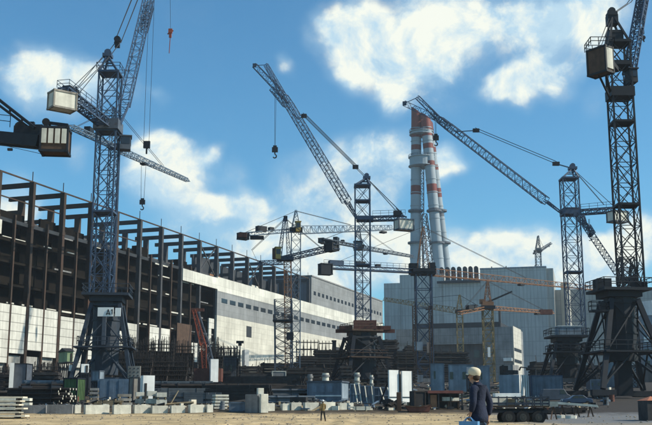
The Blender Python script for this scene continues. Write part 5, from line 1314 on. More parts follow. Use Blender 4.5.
for i, (px, t, Y, lab) in enumerate(((325.5, 373, 150, 'pale stubby concrete column behind the blue shed roof'), (357, 372.5, 140, 'pale stubby concrete column behind the gap between blue shed and blue frames'), (371.5, 375, 138, 'slim pale column behind the blue formwork frames'), (310, 374, 150, 'greyish stubby column at the left end of the blue shed roof'))):
    Yk = Y; c = gp(px, Yk); k = MB(); tp_ = at(px, t, Yk); r_ = (.50, .36, .22, .36)[i]
    T = Thing('concrete_column', c, lab, 'column'); k.tube(c - Z * .1, tp_, r_, n=14); T.part('shaft', k, 'concrete' if i < 3 else 'concrete_dim')
    k = MB(); k.tube(tp_ - Z * .55, tp_ - Z * .25, r_ + .12, n=14); T.part('collar', k, 'concrete_dim'); k = MB(); k.tube(tp_ - Z * 1.3, tp_ - Z * 1.1, r_ + .1, n=14); T.part('collar', k, 'concrete_dim')
for i, (a, b, t, bt, rz, lab) in enumerate(((350, 360, 384, 404, .12, 'left of the three blue formwork frames, right of the shed'), (359, 374, 386, 404, -.1, 'middle blue formwork frame with slanting pale struts'), (373, 390, 387.5, 404, .1, 'right blue formwork frame next to the white panels'))):
    c, w_, h = spot(a, b, t, bt, 112 + i); T = Thing('formwork_frame', c, lab, 'formwork', 'blue formwork frames'); R3 = Matrix.Rotation(rz, 3, 'Z'); P = lambda x, y, z: c + R3 @ V((x, y, z))
    k = MB(); k.box(P(0, 0, h * .5), (w_, .14, h), rz=rz); T.part('sheet', k, 'shed_blue')
    k = MB()
    for x in (-.5, -.17, .17, .5): k.bar(P(x * w_, -.14, 0), P(x * w_, -.14, h), .1)
    for z in (.05, .5, 1): k.bar(P(-w_ / 2, -.16, h * z), P(w_ / 2, -.16, h * z), .1)
    T.part('ribs', k, 'steel_light')
    k = MB(); k.bar(P(-.1 * w_, -.2, h), P(.1 * w_, -1.3, 0), .11); k.bar(P(.35 * w_, -.2, h), P(.5 * w_, -1.3, 0), .09); T.part('strut', k, 'concrete')
for i, (a, b, t0, lab) in enumerate(((388.6, 400, 370, 'larger white slab, left of the two standing white panels'), (401.6, 413.2, 371.0, 'white slab, right of the two standing white panels'))):
    Y = 111 + i * .5; c, w_, h = spot(a, b, t0, 404, Y); rz = .55; w2 = w_ / math.cos(rz)
    T = Thing('wall_slab', c, lab, 'wall slab', 'standing white wall slabs'); R3 = Matrix.Rotation(rz, 3, 'Z'); P = lambda x, y, z: c + R3 @ V((x, y, z))
    k = MB(); k.box(P(0, 0, h / 2), (w2 * .98, .22, h), rz=rz); T.part('slab', k, 'white_paint')
    k = MB(); k.box(P(w2 / 2 - .1, -.13, h / 2), (.1, .06, h), rz=rz); k.bar(P(-w2 * .3, .1, h * .85), P(-w2 * .3, 2.2, 0), .12); k.bar(P(w2 * .3, .1, h * .85), P(w2 * .3, 2.2, 0), .12); k.bar(P(-w2 / 2, -.16, h * .22), P(w2 / 2, -.16, h * .22), .07); T.part('brace', k, 'steel_black')
    if i == 0: k = MB(); k.box(P(w2 / 2 + .22, .1, h * .48), (.42, .12, h * .96), rz=rz); T.part('joint_strip', k, 'ballast_dim')
c = gp(399, 97); k = MB(); k.bar(c - Z * .2, c + Z * 1.75, .42, .3); single('timber_post', k, 'brown', c, 'dark brown squat post in front of the white slabs', 'post', bevel=.03)
hp_ = random.Random(4); c, w_, h = spot(383, 398, 399, 409, 99); k = MB()
for i in range(60):
    p = c + V((hp_.gauss(0, w_ * .25), hp_.gauss(0, .5), 0)); hh = max(.15, h * (1 - abs(p.x - c.x) / (w_ * .6)) * hp_.random()); q = p + V((hp_.uniform(-.8, .8), hp_.uniform(-.4, .4), hp_.uniform(-.15, .3))); k.bar(p + Z * hh, q + Z * hh, hp_.uniform(.08, .3), hp_.uniform(.05, .3))
k.tube(c - Z * .1, c + Z * (h * .7), w_ * .5, w_ * .16, n=9); single('scrap_heap', k, 'dark_stuff', c, 'dark heap of scrap timber left of the brown post', 'scrap heap')
c, w_, h = spot(405.5, 431, 403.5, 410.5, 96); T = Thing('steel_skip', c, 'long red-brown steel trough with raised ends lying in front of the red-roofed shelter', 'trough')
k = MB(); pts = [(-w_ / 2, h * .75), (-w_ * .38, .05), (w_ * .4, .05), (w_ / 2, h * .9), (w_ * .3, h * .7), (-w_ * .3, h * .62)]
k.prism([c + V((x, -.7, z)) for x, z in pts], V((0, 1.4, 0))); T.part('hull', k, 'brown_red'); k = MB(); k.bar(c + V((-w_ * .48, -.75, h * .75)), c + V((w_ * .0, -.75, h * .62)), .09); k.bar(c + V((w_ * .0, -.75, h * .64)), c + V((w_ * .49, -.75, h * .9)), .09); T.part('rim', k, 'brown')
crate('equipment_box', 411, 425, 391.5, 404, 'dark_stuff', 'black compressor box between the white slabs and the red-roofed shelter', 'compressor', d=1.6, rz=.2, Y=104, trim='rebar')
bundle('white_boards', 352, 369, 409, 'timber_pale', 'small flat pile of bright boards in front of the blue frames', 'board pile', nrow=2, ncol=3, r=.09, rz=.05, Y=97, square=True, jit=.4)

# ---- trucks
def wheel(T, c, r, wd, ax=V((0, 1, 0))):
    k = MB(); k.tube(c - ax * wd / 2, c + ax * wd / 2, r, n=22); k.tube(c - ax * wd * .35, c + ax * wd * .35, r * 1.03, n=22); w_ = T.part('wheel', k, 'tyre')
    k = MB(); k.tube(c - ax * (wd / 2 + .02), c - ax * (wd / 2 - .02), r * .55, n=16); k.tube(c - ax * (wd / 2 + .06), c - ax * (wd / 2), r * .2, n=10)
    for q in range(6): a = q * math.pi / 3; p = c - ax * (wd / 2 + .03) + V((math.cos(a), 0, math.sin(a))) * r * .38; k.tube(p - ax * .02, p + ax * .02, .04, n=6)
    T.part('rim', k, 'rim', parent=w_)
Yt = 78.0; x0, x1 = xat(488, Yt, 1), xat(546, Yt, 1); g = gz((x0 + x1) / 2, Yt) - .03; c = V(((x0 + x1) / 2, Yt, g)); L = x1 - x0
T = Thing('dropside_truck', c, 'dark three-axle dropside truck bed loaded with odd pieces, right of the foreground man', 'truck')
k = MB(); k.box(c + V((0, 0, 1.05)), (L, .9, .22)); k.box(c + V((0, -.95, .92)), (L * .98, .12, .16)); k.box(c + V((L * .36, -.9, .72)), (.9, .5, .45)); T.part('chassis', k, 'steel_black')
k = MB(); k.box(c + V((0, 0, 1.32)), (L, 2.4, .12)); dk_ = T.part('deck', k, 'brown')
k = MB()
for y in (-1.2, 1.2):
    for z in (1.52, 1.98): k.box(c + V((0, y, z)), (L, .06, .17 if z < 1.8 else .10))
    for i in range(8): k.box(c + V((-L / 2 + L * i / 7, y, 1.7)), (.08, .09, .72))
for x in (-L / 2, L / 2):
    for z in (1.5, 1.75, 2.0): k.box(c + V((x, 0, z)), (.07, 2.4, .12))
T.part('dropside', k, 'steel_dark')
for px in (508.5, 522.7, 538.2):
    r_ = .50; 
    for y in (-1.0, 1.0): wheel(T, V((xat(px, Yt - 1, .5), Yt + y, g + r_)), r_, .34)
k = MB()
for px in (508.5, 522.7, 538.2): k.box(V((xat(px, Yt - 1, .5), Yt, g + .5)), (.14, 1.9, .14))
T.part('axle', k, 'steel_black')
k = MB(); k.box(c + V((L * .44, -1.1, .62)), (.05, .3, .5)); T.part('mudguard', k, 'tyre'); k = MB(); k.box(c + V((-L * .47, -1.24, 1.15)), (.16, .06, .12)); k.box(c + V((L * .47, -1.24, 1.15)), (.16, .06, .12)); T.part('rear_light', k, 'brown_red')
def loose(name, px, py0, Y, size, rz, m, lab, cat, z0=None):
    p = V((xat(px, Y, 1.5), Y, z0 if z0 is not None else g + 1.38)); k = MB(); k.box(p + Z * (size[2] / 2), size, rz=rz); k.box(p + Z * (size[2] * .5), (size[0] * 1.04, size[1] * .5, size[2] * .3), rz=rz); return single(name, k, m, p, lab, cat, bevel=.02)
loose('load_sack', 493, 0, Yt, (1.0, .7, .55), .2, 'concrete', 'pale sack at the left end of the truck bed', 'sack')
loose('load_crate', 503, 0, Yt + .2, (1.1, .9, .62), .1, 'timber_pale', 'pale wooden crate with dark gaps on the truck bed, right of the sack', 'crate')
loose('load_crate', 511, 0, Yt - .2, (.7, .8, .5), -.1, 'timber', 'tan crate in the middle of the truck bed', 'crate')
loose('load_sheet', 507, 0, Yt + .4, (2.0, .9, .3), .05, 'white_paint', 'white folded sheet lying on the crates of the truck', 'sheet', z0=g + 2.0)
# open shelter with a faded red roof
Yr = 100.0; zr = at(444, 391.5, Yr).z; x0, x1 = xat(427, Yr, 2), xat(461, Yr, 2); c = V(((x0 + x1) / 2, Yr, gz((x0 + x1) / 2, Yr) - .03)); L = x1 - x0; H_ = zr - c.z
T = Thing('open_shelter', c, 'low open shelter with a flat faded red roof, between white slabs and foreground man', 'shelter')
k = MB(); k.box(c + V((0, 0, H_)), (L, 2.6, .14)); rf_ = T.part('roof', k, 'brown_red'); k = MB(); k.box(c + V((0, -1.32, H_ - .05)), (L + .1, .06, .26)); T.part('fascia', k, mat('faded_red', (.20, .075, .06), .8, .25, 2), parent=rf_)
for x in (-.48, -.2, .15, .48):
    for y in (-1.2, 1.2): k = MB(); k.box(c + V((x * L, y, H_ / 2)), (.12, .12, H_)); T.part('post', k, 'dark_stuff')
k = MB(); k.box(c + V((0, 1.25, H_ * .5)), (L, .06, H_ * .9)); T.part('back_wall', k, 'dark_stuff')
k = MB(); k.box(c + V((-L * .34, -1.0, H_ * .42)), (.62, .1, H_ * .78)); T.part('side_panel', k, 'paint_orange')
k = MB(); k.box(c + V((L * .1, -.2, .75)), (L * .7, .8, .1)); 
for x in (-.2, .1, .4): k.box(c + V((x * L, -.2, .36)), (.1, .7, .7))
T.part('bench', k, 'brown')
# heap of pale odds and ends on and beside it
for i, (px, s, lab) in enumerate(((447, (.9, .6, .38), 'pale tarpaulin bundle on the bench under the flat red roof'), (455, (.7, .5, .30), 'smaller pale tarpaulin bundle, right of the other on the shelter bench'))):
    loose('tarpaulin_bundle', px, 0, Yr - .2, s, .2 * i, 'concrete', lab, 'tarpaulin', z0=c.z + .8)
# ---- grey-blue cabins behind the man
for i, (a, b, t, lab) in enumerate(((429.5, 446.3, 364.5, 'tall grey-blue cabin at left of the three behind the foreground man'), (447.2, 475.5, 365.5, 'widest grey-blue cabin directly behind the foreground man'), (476.2, 491, 366.5, 'narrow grey-blue cabin just right of the foreground man'))):
    crate('site_cabin', a, b, t, 396, 'panel_blue', lab, 'cabin', d=5, rz=-.12, Y=150 + i, trim='shed_blue', window=(1, 2, 1)[i], group='row of grey-blue cabins')
crate('board', 467, 473.5, 367, 374, 'panel_blue', 'small tilted pale sheet above the cabins left of the pale cap', 'sheet', d=.1, rz=.1, Y=147, stand=True)
T, c, w_, h = crate('site_cabin', 499, 529.5, 375, 398, 'panel_blue', 'grey-blue cabin with a sunlit ribbed end wall, above the truck bed', 'cabin', d=2.9, rz=-.60, Y=128, group=None)
R3 = Matrix.Rotation(-.60, 3, 'Z'); k = MB()
k.box(c + R3 @ V((w_ / 2 + .04, 0, h * .5)), (.06, 2.9, h * .98), rz=-.60); ep = T.part('end_wall', k, 'white_paint'); k = MB()  # white end against the blue body: its sunlight is painted in
for y in (-1.1, -.4, .3, 1.0): k.box(c + R3 @ V((w_ / 2 + .08, y, h * .5)), (.05, .16, h * .98), rz=-.60)
T.part('rib', k, 'concrete_dim', parent=ep); k = MB(); k.box(c + Z * (h + .1) + R3 @ V((-.6, 0, .25)), (2.0, 1.2, .5), rz=-.6); k.tube(c + R3 @ V((-1.4, 0, h)), c + R3 @ V((-1.4, 0, h + 1.3)), .13, n=8); T.part('roof_unit', k, 'dark_stuff')
crate('site_cabin', 500, 509, 366, 388, 'dark_stuff', 'dark hut with a small chimney behind the cabin with ribbed end', 'hut', d=3, rz=-.1, Y=160)
crate('storage_crate', 510, 521, 365, 388, 'concrete_dim', 'dull grey hut right of the dark hut, below the sunlit end wall', 'hut', d=3, rz=-.5, Y=165)
crate('shipping_container', 530, 562, 376, 397, 'shed_blue', 'dark blue steel container right of the ribbed cabin', 'container', d=2.6, rz=-.08, Y=131, rib=.5, trim='steel_blue')
k = MB(); c = gp(535.5, 150); tp_ = at(535.5, 369, 150); k.tube(c, tp_, .12, n=8); k.bar(tp_, tp_ + V((-2.2, 0, .3)), .16); k.bar(tp_ + V((-2.2, 0, .3)), tp_ + V((-2.4, 0, -.2)), .2); single('gooseneck_lamp', k, 'steel_black', c, 'dark bent lamp pole above the blue container', 'lamp post')

# ---- parked car and van shape at right
def car(px0, px1, pb, Y, m, label, name='parked_car', van=False):
    x0, x1 = xat(px0, Y, 1), xat(px1, Y, 1); L = x1 - x0; c = V(((x0 + x1) / 2, Y, gz((x0 + x1) / 2, Y) - .02)); s = L / 4.2
    T = Thing(name, c, label, 'car' if not van else 'van')
    prof = [(-2.1, .35), (-2.1, .82), (-1.95, .92), (-1.0, 1.0), (-.45, 1.42), (.75, 1.45), (1.35, 1.05), (2.0, .95), (2.1, .75), (2.1, .35)] if not van else [(-2.1, .35), (-2.1, 1.2), (-1.9, 1.9), (1.2, 1.95), (1.7, 1.2), (2.1, 1.05), (2.1, .35)]
    k = MB(); k.prism([c + V((x * s, -.8 * s, z * s)) for x, z in prof], V((0, 1.6 * s, 0))); T.part('body', k, m)
    bv = T.e.children[0].modifiers.new('bevel', 'BEVEL'); bv.width = .09; bv.segments = 3
    gl = [(-.85, 1.02), (-.40, 1.36), (.10, 1.37), (.10, 1.02)], [(.2, 1.02), (.2, 1.37), (.70, 1.37), (1.18, 1.04)]
    if van: gl = ([(.6, 1.2), (.6, 1.8), (1.15, 1.8), (1.5, 1.2)],)
    for q in gl:
        for y in (-.815, .79): k = MB(); k.prism([c + V((x * s, y * s, z * s)) for x, z in q], V((0, .025 * s, 0))); T.part('window', k, 'glass_dark')
    for x in (-1.3, 1.3):
        for y in (-.72, .72): wheel(T, c + V((x * s, y * s, .32 * s)), .32 * s, .18 * s)
    for x in (-2.12, 2.12):
        for y in (-.55, .55): k = MB(); k.box(c + V((x * s, y * s, .72 * s)), (.06 * s, .3 * s, .16 * s)); T.part('headlight' if x < 0 else 'tail_light', k, 'white_paint' if x < 0 else 'brown_red')
    for x in (-2.14, 2.14): k = MB(); k.box(c + V((x * s, 0, .48 * s)), (.1 * s, 1.6 * s, .12 * s)); T.part('bumper', k, 'steel_light')
car(562, 592, 402, 108, 'car_blue', 'dark blue saloon car parked between the two right portal cranes')
car(541, 570, 400, 116, 'steel_grey', 'grey van standing in front of the blue container', 'parked_van', van=True)
# long pale beams on trestles
for i, (a, b, py, Y, m, lab) in enumerate(((531, 557, 404, 86, 'timber_pale', 'thick pale beam just right of the truck bed'), (556, 596, 404.5, 90, 'concrete', 'long thin white beam on trestles in front of the blue car'))):
    zb = at((a + b) / 2, py, Y).z; x0, x1 = xat(a, Y, zb), xat(b, Y, zb); g_ = gz((x0 + x1) / 2, Y); c = V(((x0 + x1) / 2, Y, g_)); T = Thing('beam_on_trestles', c, lab, 'beam'); h_ = .42 if i == 0 else .2
    k = MB(); k.bar(V((x0, Y, zb + (.0 if i == 0 else .15))), V((x1, Y - .3, zb - (.0 if i == 0 else .12))), .5, h_); T.part('beam', k, m); k = MB()
    for f in (.15, .5, .85):
        p = V((x0 + (x1 - x0) * f, Y, zb - .1)); k.bar(V((p.x - .35, Y - .4, g_ - .1)), p, .1); k.bar(V((p.x + .35, Y + .3, g_ - .1)), p, .1)
    T.part('trestle', k, 'brown')
bundle('plank_pile', 536, 580, 410, 'dark_stuff', 'dark low pile of planks under the white beam', 'plank pile', nrow=2, ncol=6, r=.12, rz=.05, Y=94, square=True, jit=.8)
T, c, w_, h = crate('covered_bin', 641.5, 662, 400.5, 418.5, 'dark_stuff', 'dark bin with a peaked faded orange cover at the right edge', 'bin', d=1.7, rz=.15, Y=84)
k = MB(); R3 = Matrix.Rotation(.15, 3, 'Z'); k.prism([c + R3 @ V((-w_ * .52, -.95, h)), c + R3 @ V((-w_ * .52, .95, h)), c + R3 @ V((-w_ * .1, 0, h + .38))], R3 @ V((.01, 0, 0))); k = MB()
pk = c + R3 @ V((0, 0, h + .36)); q = [c + R3 @ V((x * w_ * .53, y * .95, h)) for x, y in ((-1, -1), (1, -1), (1, 1), (-1, 1))]; k._add(q + [pk], [(0, 1, 4), (1, 2, 4), (2, 3, 4), (3, 0, 4), (3, 2, 1, 0)]); T.part('cover', k, mat('faded_orange', (.42, .16, .09), .8, .2, 2))
# behind the dark crane
for a, b, t, Y, m, lab in ((602, 619, 362, 185, 'panel_blue', 'grey-blue cabin seen between the left legs of the near-black crane'), (627, 641, 368, 182, 'panel_blue', 'grey-blue cabin seen right of the central pillar of the near-black crane'), (588, 603, 380, 160, 'steel_grey', 'low grey cabin left of the near-black crane leg'), (618, 628, 372, 190, 'steel_grey', 'dull cabin behind the central pillar of the near-black crane')):
    crate('site_cabin', a, b, t, 390, m, lab, 'cabin', d=4, rz=-.1, Y=Y, trim='shed_blue', window=2 if a != 618 else 0, group='cabins behind the near-black crane')
T, c, w_, h = crate('office_building', 636, 700, 318, 384, 'panel_blue', 'grey office block behind the near-black crane at the right edge', 'office building', d=18, rz=-.2, Y=270, trim='concrete_dim')
k = MB(); c2 = at(655, 315, 268); k.box(c2, (8, 6, 7.0), rz=.5); T.part('roof_hut', k, 'white_paint')
for j in range(5):
    for i in range(4): k = MB(); k.box(c + Matrix.Rotation(-.2, 3, 'Z') @ V((-w_ * .42 + i * w_ * .14, -9.06, h * (.15 + .17 * j))), (1.2, .1, 1.3), rz=-.2); T.part('window', k, 'glass_dark' if (i + j) % 3 else 'white_paint')
crate('low_hall', 556, 650, 366, 384, 'aux_front', 'low dark workshop hall behind the two right portal cranes', 'workshop', d=12, rz=-.1, Y=250)
crate('low_hall', 335, 420, 352, 384, 'aux_front', 'low dark workshop hall behind the middle luffing crane', 'workshop', d=14, rz=-.1, Y=285)
# odd pieces lying about
sm = random.Random(21)
OD = [(598.5, 398, 'white', 'small white drum left of the near-black crane pillar'), (561, 418, 'p', 'bright scrap of board on the grey track below the blue car'), (571, 418.5, 'p', 'second bright scrap of board on the grey track'), (612, 402, 'r', 'small red-brown drum at the foot of the near-black crane'), (606, 405, 'g', 'grey drum left of the red-brown drum'), (222, 409.5, 'g', 'short grey pipe piece right of the thin pale slab stack'), (131.5, 396, 'p', 'pale lump of concrete beside the white cabinet slabs'), (76, 404, 'r', 'rusty drum in front of the green container'), (192, 397, 'p', 'small pale lump on the dark bar bundles'), (347, 403, 'p', 'small white tub at the right end of the blue shed')]
for px, py, kd, lab in OD:
    Y = yfor(py); c = V((xat(px, Y, ramp(Y)), Y, 0)); c.z = gz(c.x, c.y) - .03; k = MB()
    if kd in 'rg' or kd == 'white':
        k.tube(c, c + Z * .85, .3, n=14)
        for z in (.02, .3, .58, .83): k.tube(c + Z * (z - .02), c + Z * (z + .02), .32, n=14)
        single('steel_drum', k, {'r': 'brown_red', 'g': 'pipe_grey', 'white': 'white_paint'}[kd], c, lab, 'drum')
    else:
        pts = [V((math.cos(a) * sm.uniform(.3, .55), math.sin(a) * sm.uniform(.2, .4), 0)) for a in [i * math.pi / 3.5 for i in range(7)]]
        k.prism([c + p for p in pts], V((.05, .03, .28))); single('concrete_lump', k, 'concrete', c, lab, 'concrete lump', bevel=.04)
# stones and clods on the sandy ground: nobody could count them
k = MB()
for i in range(3600):
    y = 26 + 68 * sm.random() ** .8 if i < 2600 else sm.uniform(86, 94); x = sm.uniform(-.36, .36) * y; s = sm.choice((.02, .03, .03, .05, .05, .08, .12)) * sm.uniform(.7, 1.3); c = V((x, y, gz(x, y)))
    m3 = Matrix.Rotation(sm.random() * 3, 3, 'Z') @ Matrix.Rotation(sm.random(), 3, 'X'); o = [V((sm.uniform(.6, 1.2) * a, sm.uniform(.6, 1.2) * b, sm.uniform(.5, .9) * d)) * s for a, b, d in ((1, 0, 0), (-1, 0, 0), (0, 1, 0), (0, -1, 0), (0, 0, 1), (0, 0, -1))]
    k._add([c + m3 @ p for p in o], [(0, 2, 4), (2, 1, 4), (1, 3, 4), (3, 0, 4), (2, 0, 5), (1, 2, 5), (3, 1, 5), (0, 3, 5)])
st = link_mesh('stones', k, mat('stone', (.24, .20, .15), .95, .4, .3, perobj=0), (0, 0, 0)); st['kind'] = 'stuff'; st['label'] = 'stones and clods scattered over the sandy ground'; st['category'] = 'stones'

sg_ = random.Random(77)
for nm, cnt, m, lab in (('dark_scrap', 900, 'dark_stuff', 'dark offcuts and scrap strewn over the yard'), ('pale_scrap', 330, 'timber_pale', 'pale splinters of board and concrete strewn over the yard'), ('timber_scrap', 260, 'timber', 'brown timber offcuts strewn over the yard'), ('blue_scrap', 160, 'steel_light', 'grey-blue steel offcuts strewn over the yard')):
    k = MB()
    for i in range(cnt):
        Y = 97 + 118 * sg_.random() ** 1.5; px = sg_.uniform(-5, 610); x = xat(px, Y, ramp(Y)); c = V((x, Y, gz(x, Y) + sg_.random() * .12)); a = sg_.gauss(0, .7); L = sg_.choice((.3, .5, .8, 1.4, 2.2, 3.5)) * sg_.uniform(.7, 1.2) * (.55 if nm == 'pale_scrap' else 1) * (.35 if Y < 106 else 1)
        d = V((math.cos(a), math.sin(a), sg_.gauss(.05, .16))) * L / 2; w_ = sg_.uniform(.06, .28)
        kk = sg_.random()
        if kk < .6: k.bar(c - d + Z * .1, c + d + Z * .12, w_, w_ * sg_.uniform(.3, 1))
        elif kk < .8: k.tube(c - d + Z * .12, c + d + Z * .12, w_ * .6, n=7)
        else: k.box(c + Z * .15, (w_ * 2.5, w_ * 2, sg_.uniform(.2, .6)), rz=a)
    o = link_mesh(nm, k, m, (0, 0, 0)); o['kind'] = 'stuff'; o['label'] = lab; o['category'] = 'scrap'
# ------------------------------------------------------------------ people
M['skin'] = mat('skin', (.30, .17, .11), .6, .1, 6)
M['hair'] = mat('hair', (.045, .03, .022), .8, .2, 20)
M['navy_cloth'] = mat('navy_cloth', (.014, .020, .042), .9, .3, 5, bump=.3)
M['jeans'] = mat('jeans', (.05, .085, .15), .9, .25, 5, bump=.3)
M['cap_cream'] = mat('cap_cream', (.66, .58, .42), .7, .1, 6)
M['bag_blue'] = mat('bag_blue', (.11, .27, .48), .6, .15, 6)
M['tan_cloth'] = mat('tan_cloth', (.20, .145, .065), .9, .25, 4)
M['dark_cloth'] = mat('dark_cloth', (.028, .027, .027), .9, .25, 4)
M['helmet_grey'] = mat('helmet_grey', (.55, .56, .56), .5, .1, 4)
M['boot'] = mat('boot', (.02, .017, .015), .7, .2, 6)

def skin_obj(name, nodes, edges, m, parent, sub=2, label=None):
    """nodes: {key: (Vector, radius or (rx, ry))}"""
    keys = list(nodes); ix = {k: i for i, k in enumerate(keys)}
    me = bpy.data.meshes.new(name); me.from_pydata([tuple(nodes[k][0]) for k in keys], [(ix[a], ix[b]) for a, b in edges], [])
    o = bpy.data.objects.new(name, me); col.objects.link(o); o.parent = parent
    sk = o.modifiers.new('skin', 'SKIN'); sk.use_smooth_shade = True; sk.branch_smoothing = .5
    lay = me.skin_vertices[0].data
    for k in keys:
        r = nodes[k][1]; r = (r, r) if isinstance(r, (int, float)) else r
        lay[ix[k]].radius = r; lay[ix[k]].use_root = (k == keys[0])
    s = o.modifiers.new('sub', 'SUBSURF'); s.levels = sub; s.render_levels = sub
    me.materials.append(M[m])
    if label: o['label'] = label
    return o

def chain(ks): return list(zip(ks, ks[1:]))

def person(loc, yaw, label, P, colours, cap, hand_curl=.55, jacket_len=.80, flare=0.0):
    root = bpy.data.objects.new('person', None); col.objects.link(root); root.location = loc; root.rotation_euler = (0, 0, yaw); root.empty_display_size = .3
    tag(root, label, 'person')
    v = {k: V(p) for k, p in P.items()}
    N = {'pelvis': (v['pelvis'], (.14, .10)), 'belly': (v['belly'], (.13, .095)), 'chest': (v['chest'], (.15, .105)), 'collar': (v['collar'], (.09, .075)), 'neck': (v['neck'], .062),
         'jaw': (v['head'] + V((0, .035, -.07)), (.062, .066)), 'skull': (v['head'] + V((0, .005, .015)), (.080, .098)), 'crown': (v['head'] + V((0, -.01, .085)), (.062, .075)),
         'nose': (v['head'] + V((0, .125, -.035)), .014), 'ear_l': (v['head'] + V((-.092, -.005, -.02)), .018), 'ear_r': (v['head'] + V((.092, -.005, -.02)), .018)}
    E = chain(['pelvis', 'belly', 'chest', 'collar', 'neck', 'jaw', 'skull', 'crown']) + [('skull', 'nose'), ('skull', 'ear_l'), ('skull', 'ear_r')]
    for s in 'lr':
        N['sh' + s] = (v['sh' + s], .062); N['el' + s] = (v['el' + s], .044); N['wr' + s] = (v['wr' + s], .028)
        N['hip' + s] = (v['hip' + s], .088); N['kn' + s] = (v['kn' + s], .056); N['an' + s] = (v['an' + s], .04); N['to' + s] = (v['to' + s], .036)
        E += chain(['collar', 'sh' + s, 'el' + s, 'wr' + s]) + chain(['pelvis', 'hip' + s, 'kn' + s, 'an' + s, 'to' + s])
        d = (v['wr' + s] - v['el' + s]).normalized(); a = V((0, 1, 0)); a = (a - d * a.dot(d)).normalized(); nrm = d.cross(a).normalized() * (1 if s == 'l' else -1)
        pal = v['wr' + s] + d * .06; N['pa' + s] = (pal, (.030, .017)); E.append(('wr' + s, 'pa' + s))
        for i, (off, ln) in enumerate(((.030, .075), (.011, .085), (-.010, .08), (-.029, .062))):
            p0 = pal + d * .035 + a * off; p1 = p0 + (d * (1 - hand_curl * .5) + nrm * hand_curl * .5).normalized() * ln * .5; p2 = p1 + (d * (1 - hand_curl) + nrm * hand_curl).normalized() * ln * .5
            for q, pp, r in (('0', p0, .0095), ('1', p1, .009), ('2', p2, .0075)): N['f%s%d%s' % (s, i, q)] = (pp, r)
            E += chain(['pa' + s, 'f%s%d0' % (s, i), 'f%s%d1' % (s, i), 'f%s%d2' % (s, i)])
        t0 = v['wr' + s] + d * .035 + a * .034; t1 = t0 + (d * .6 + a * .6 + nrm * .4).normalized() * .04; t2 = t1 + (d * .8 + nrm * .5).normalized() * .03
        for q, pp, r in (('0', t0, .012), ('1', t1, .0105), ('2', t2, .0085)): N['t%s%s' % (s, q)] = (pp, r)
        E += chain(['wr' + s, 't%s0' % s, 't%s1' % s, 't%s2' % s])
    body = skin_obj('body', N, E, 'skin', root)
    for s, x in (('l', -.032), ('r', .032)):
        mb = MB(); c = v['head'] + V((x, .088, .005)); mb.tube(c, c + V((0, .012, 0)), .011, .006, n=8); link_mesh('eye', mb, 'boot', (0, 0, 0), root)
    mb = MB(); c = v['head'] + V((0, .098, -.078)); mb.bar(c + V((-.022, 0, 0)), c + V((.022, 0, 0)), .012, .009); link_mesh('mouth', mb, M['brown_red'], (0, 0, 0), root)
    hd = v['head']
    skin_obj('hair', {'a': (hd + V((0, -.015, .04)), (.096, .106)), 'b': (hd + V((0, -.05, -.03)), (.086, .075)), 'c': (hd + V((0, -.052, -.095)), (.070, .050))}, chain('abc'), 'hair', root)
    # jacket with sleeves, collar and hem
    hem = v['pelvis'].copy(); hem.z = jacket_len
    J = {'chest': (v['chest'] + V((0, 0, .02)), (.175, .135)), 'waist': (v['belly'], (.170, .130)), 'hip': (v['pelvis'], (.178 + flare * .5, .140 + flare * .5)), 'hem': (hem, (.190 + flare, .150 + flare)), 'col': (v['collar'] + V((0, 0, .0)), (.115, .095)), 'top': (v['neck'] + V((0, -.008, -.015)), (.066, .068))}
    JE = chain(['chest', 'waist', 'hip', 'hem']) + chain(['chest', 'col', 'top'])
    for s in 'lr':
        e, w_ = v['el' + s], v['wr' + s]
        J['s' + s] = (v['sh' + s] + V((0, 0, -.005)), .082); J['e' + s] = (e, .064); J['m' + s] = (e.lerp(w_, .55), .057); J['w' + s] = (e.lerp(w_, .93), .050)
        JE += chain(['col', 's' + s, 'e' + s, 'm' + s, 'w' + s])
    jk = skin_obj('jacket', J, JE, colours[0], root)
    mb = MB(); c = v['neck'] + V((0, -.005, -.025))
    for k in range(14):
        a0, a1 = 2 * math.pi * k / 14, 2 * math.pi * (k + 1) / 14
        if 1.2 < a0 < 1.9: continue
        q = [c + V((math.cos(a) * r, math.sin(a) * r, z)) for a, r, z in ((a0, .082, -.02), (a1, .082, -.02), (a1, .072, .035), (a0, .072, .035))]; mb.poly(q)
    link_mesh('collar', mb, colours[0], (0, 0, 0), jk)
    T_ = {'pelvis': (v['pelvis'] + V((0, 0, -.02)), (.125, .105))}; TE = []
    for s in 'lr':
        h_, k_, a_ = v['hip' + s], v['kn' + s], v['an' + s]
        T_['h' + s] = (h_ + V((0, 0, -.06)), .088); T_['t' + s] = (h_.lerp(k_, .55), .082); T_['k' + s] = (k_, .074); T_['c' + s] = (k_.lerp(a_, .5), .070); T_['a' + s] = (a_ + V((0, 0, .01)), .062)
        TE += chain(['pelvis', 'h' + s, 't' + s, 'k' + s, 'c' + s, 'a' + s])
    skin_obj('trousers', T_, TE, colours[1], root)
    for s in 'lr':
        a_, t_ = v['an' + s], v['to' + s]; f = (t_ - a_); f.z = 0; f.normalize()
        skin_obj('boot', {'a': (a_ + V((0, 0, .03)), .056), 'h': (a_ + V((0, 0, -.05)) - f * .03, .045), 'm': (a_.lerp(t_, .6) + V((0, 0, -.02)), .045), 't': (t_ + f * .02, .038)}, [('a', 'h'), ('a', 'm'), ('m', 't')], 'boot', root)
    # cap or helmet: dome, band and peak
    mb = MB(); rings = []
    n_ = 20; c = hd + V((0, -.008, .05))
    prof = cap['prof']
    for r, z in prof: rings.append([c + V((math.cos(2 * math.pi * k / n_) * r * .90, math.sin(2 * math.pi * k / n_) * r * 1.08, z)) for k in range(n_)])
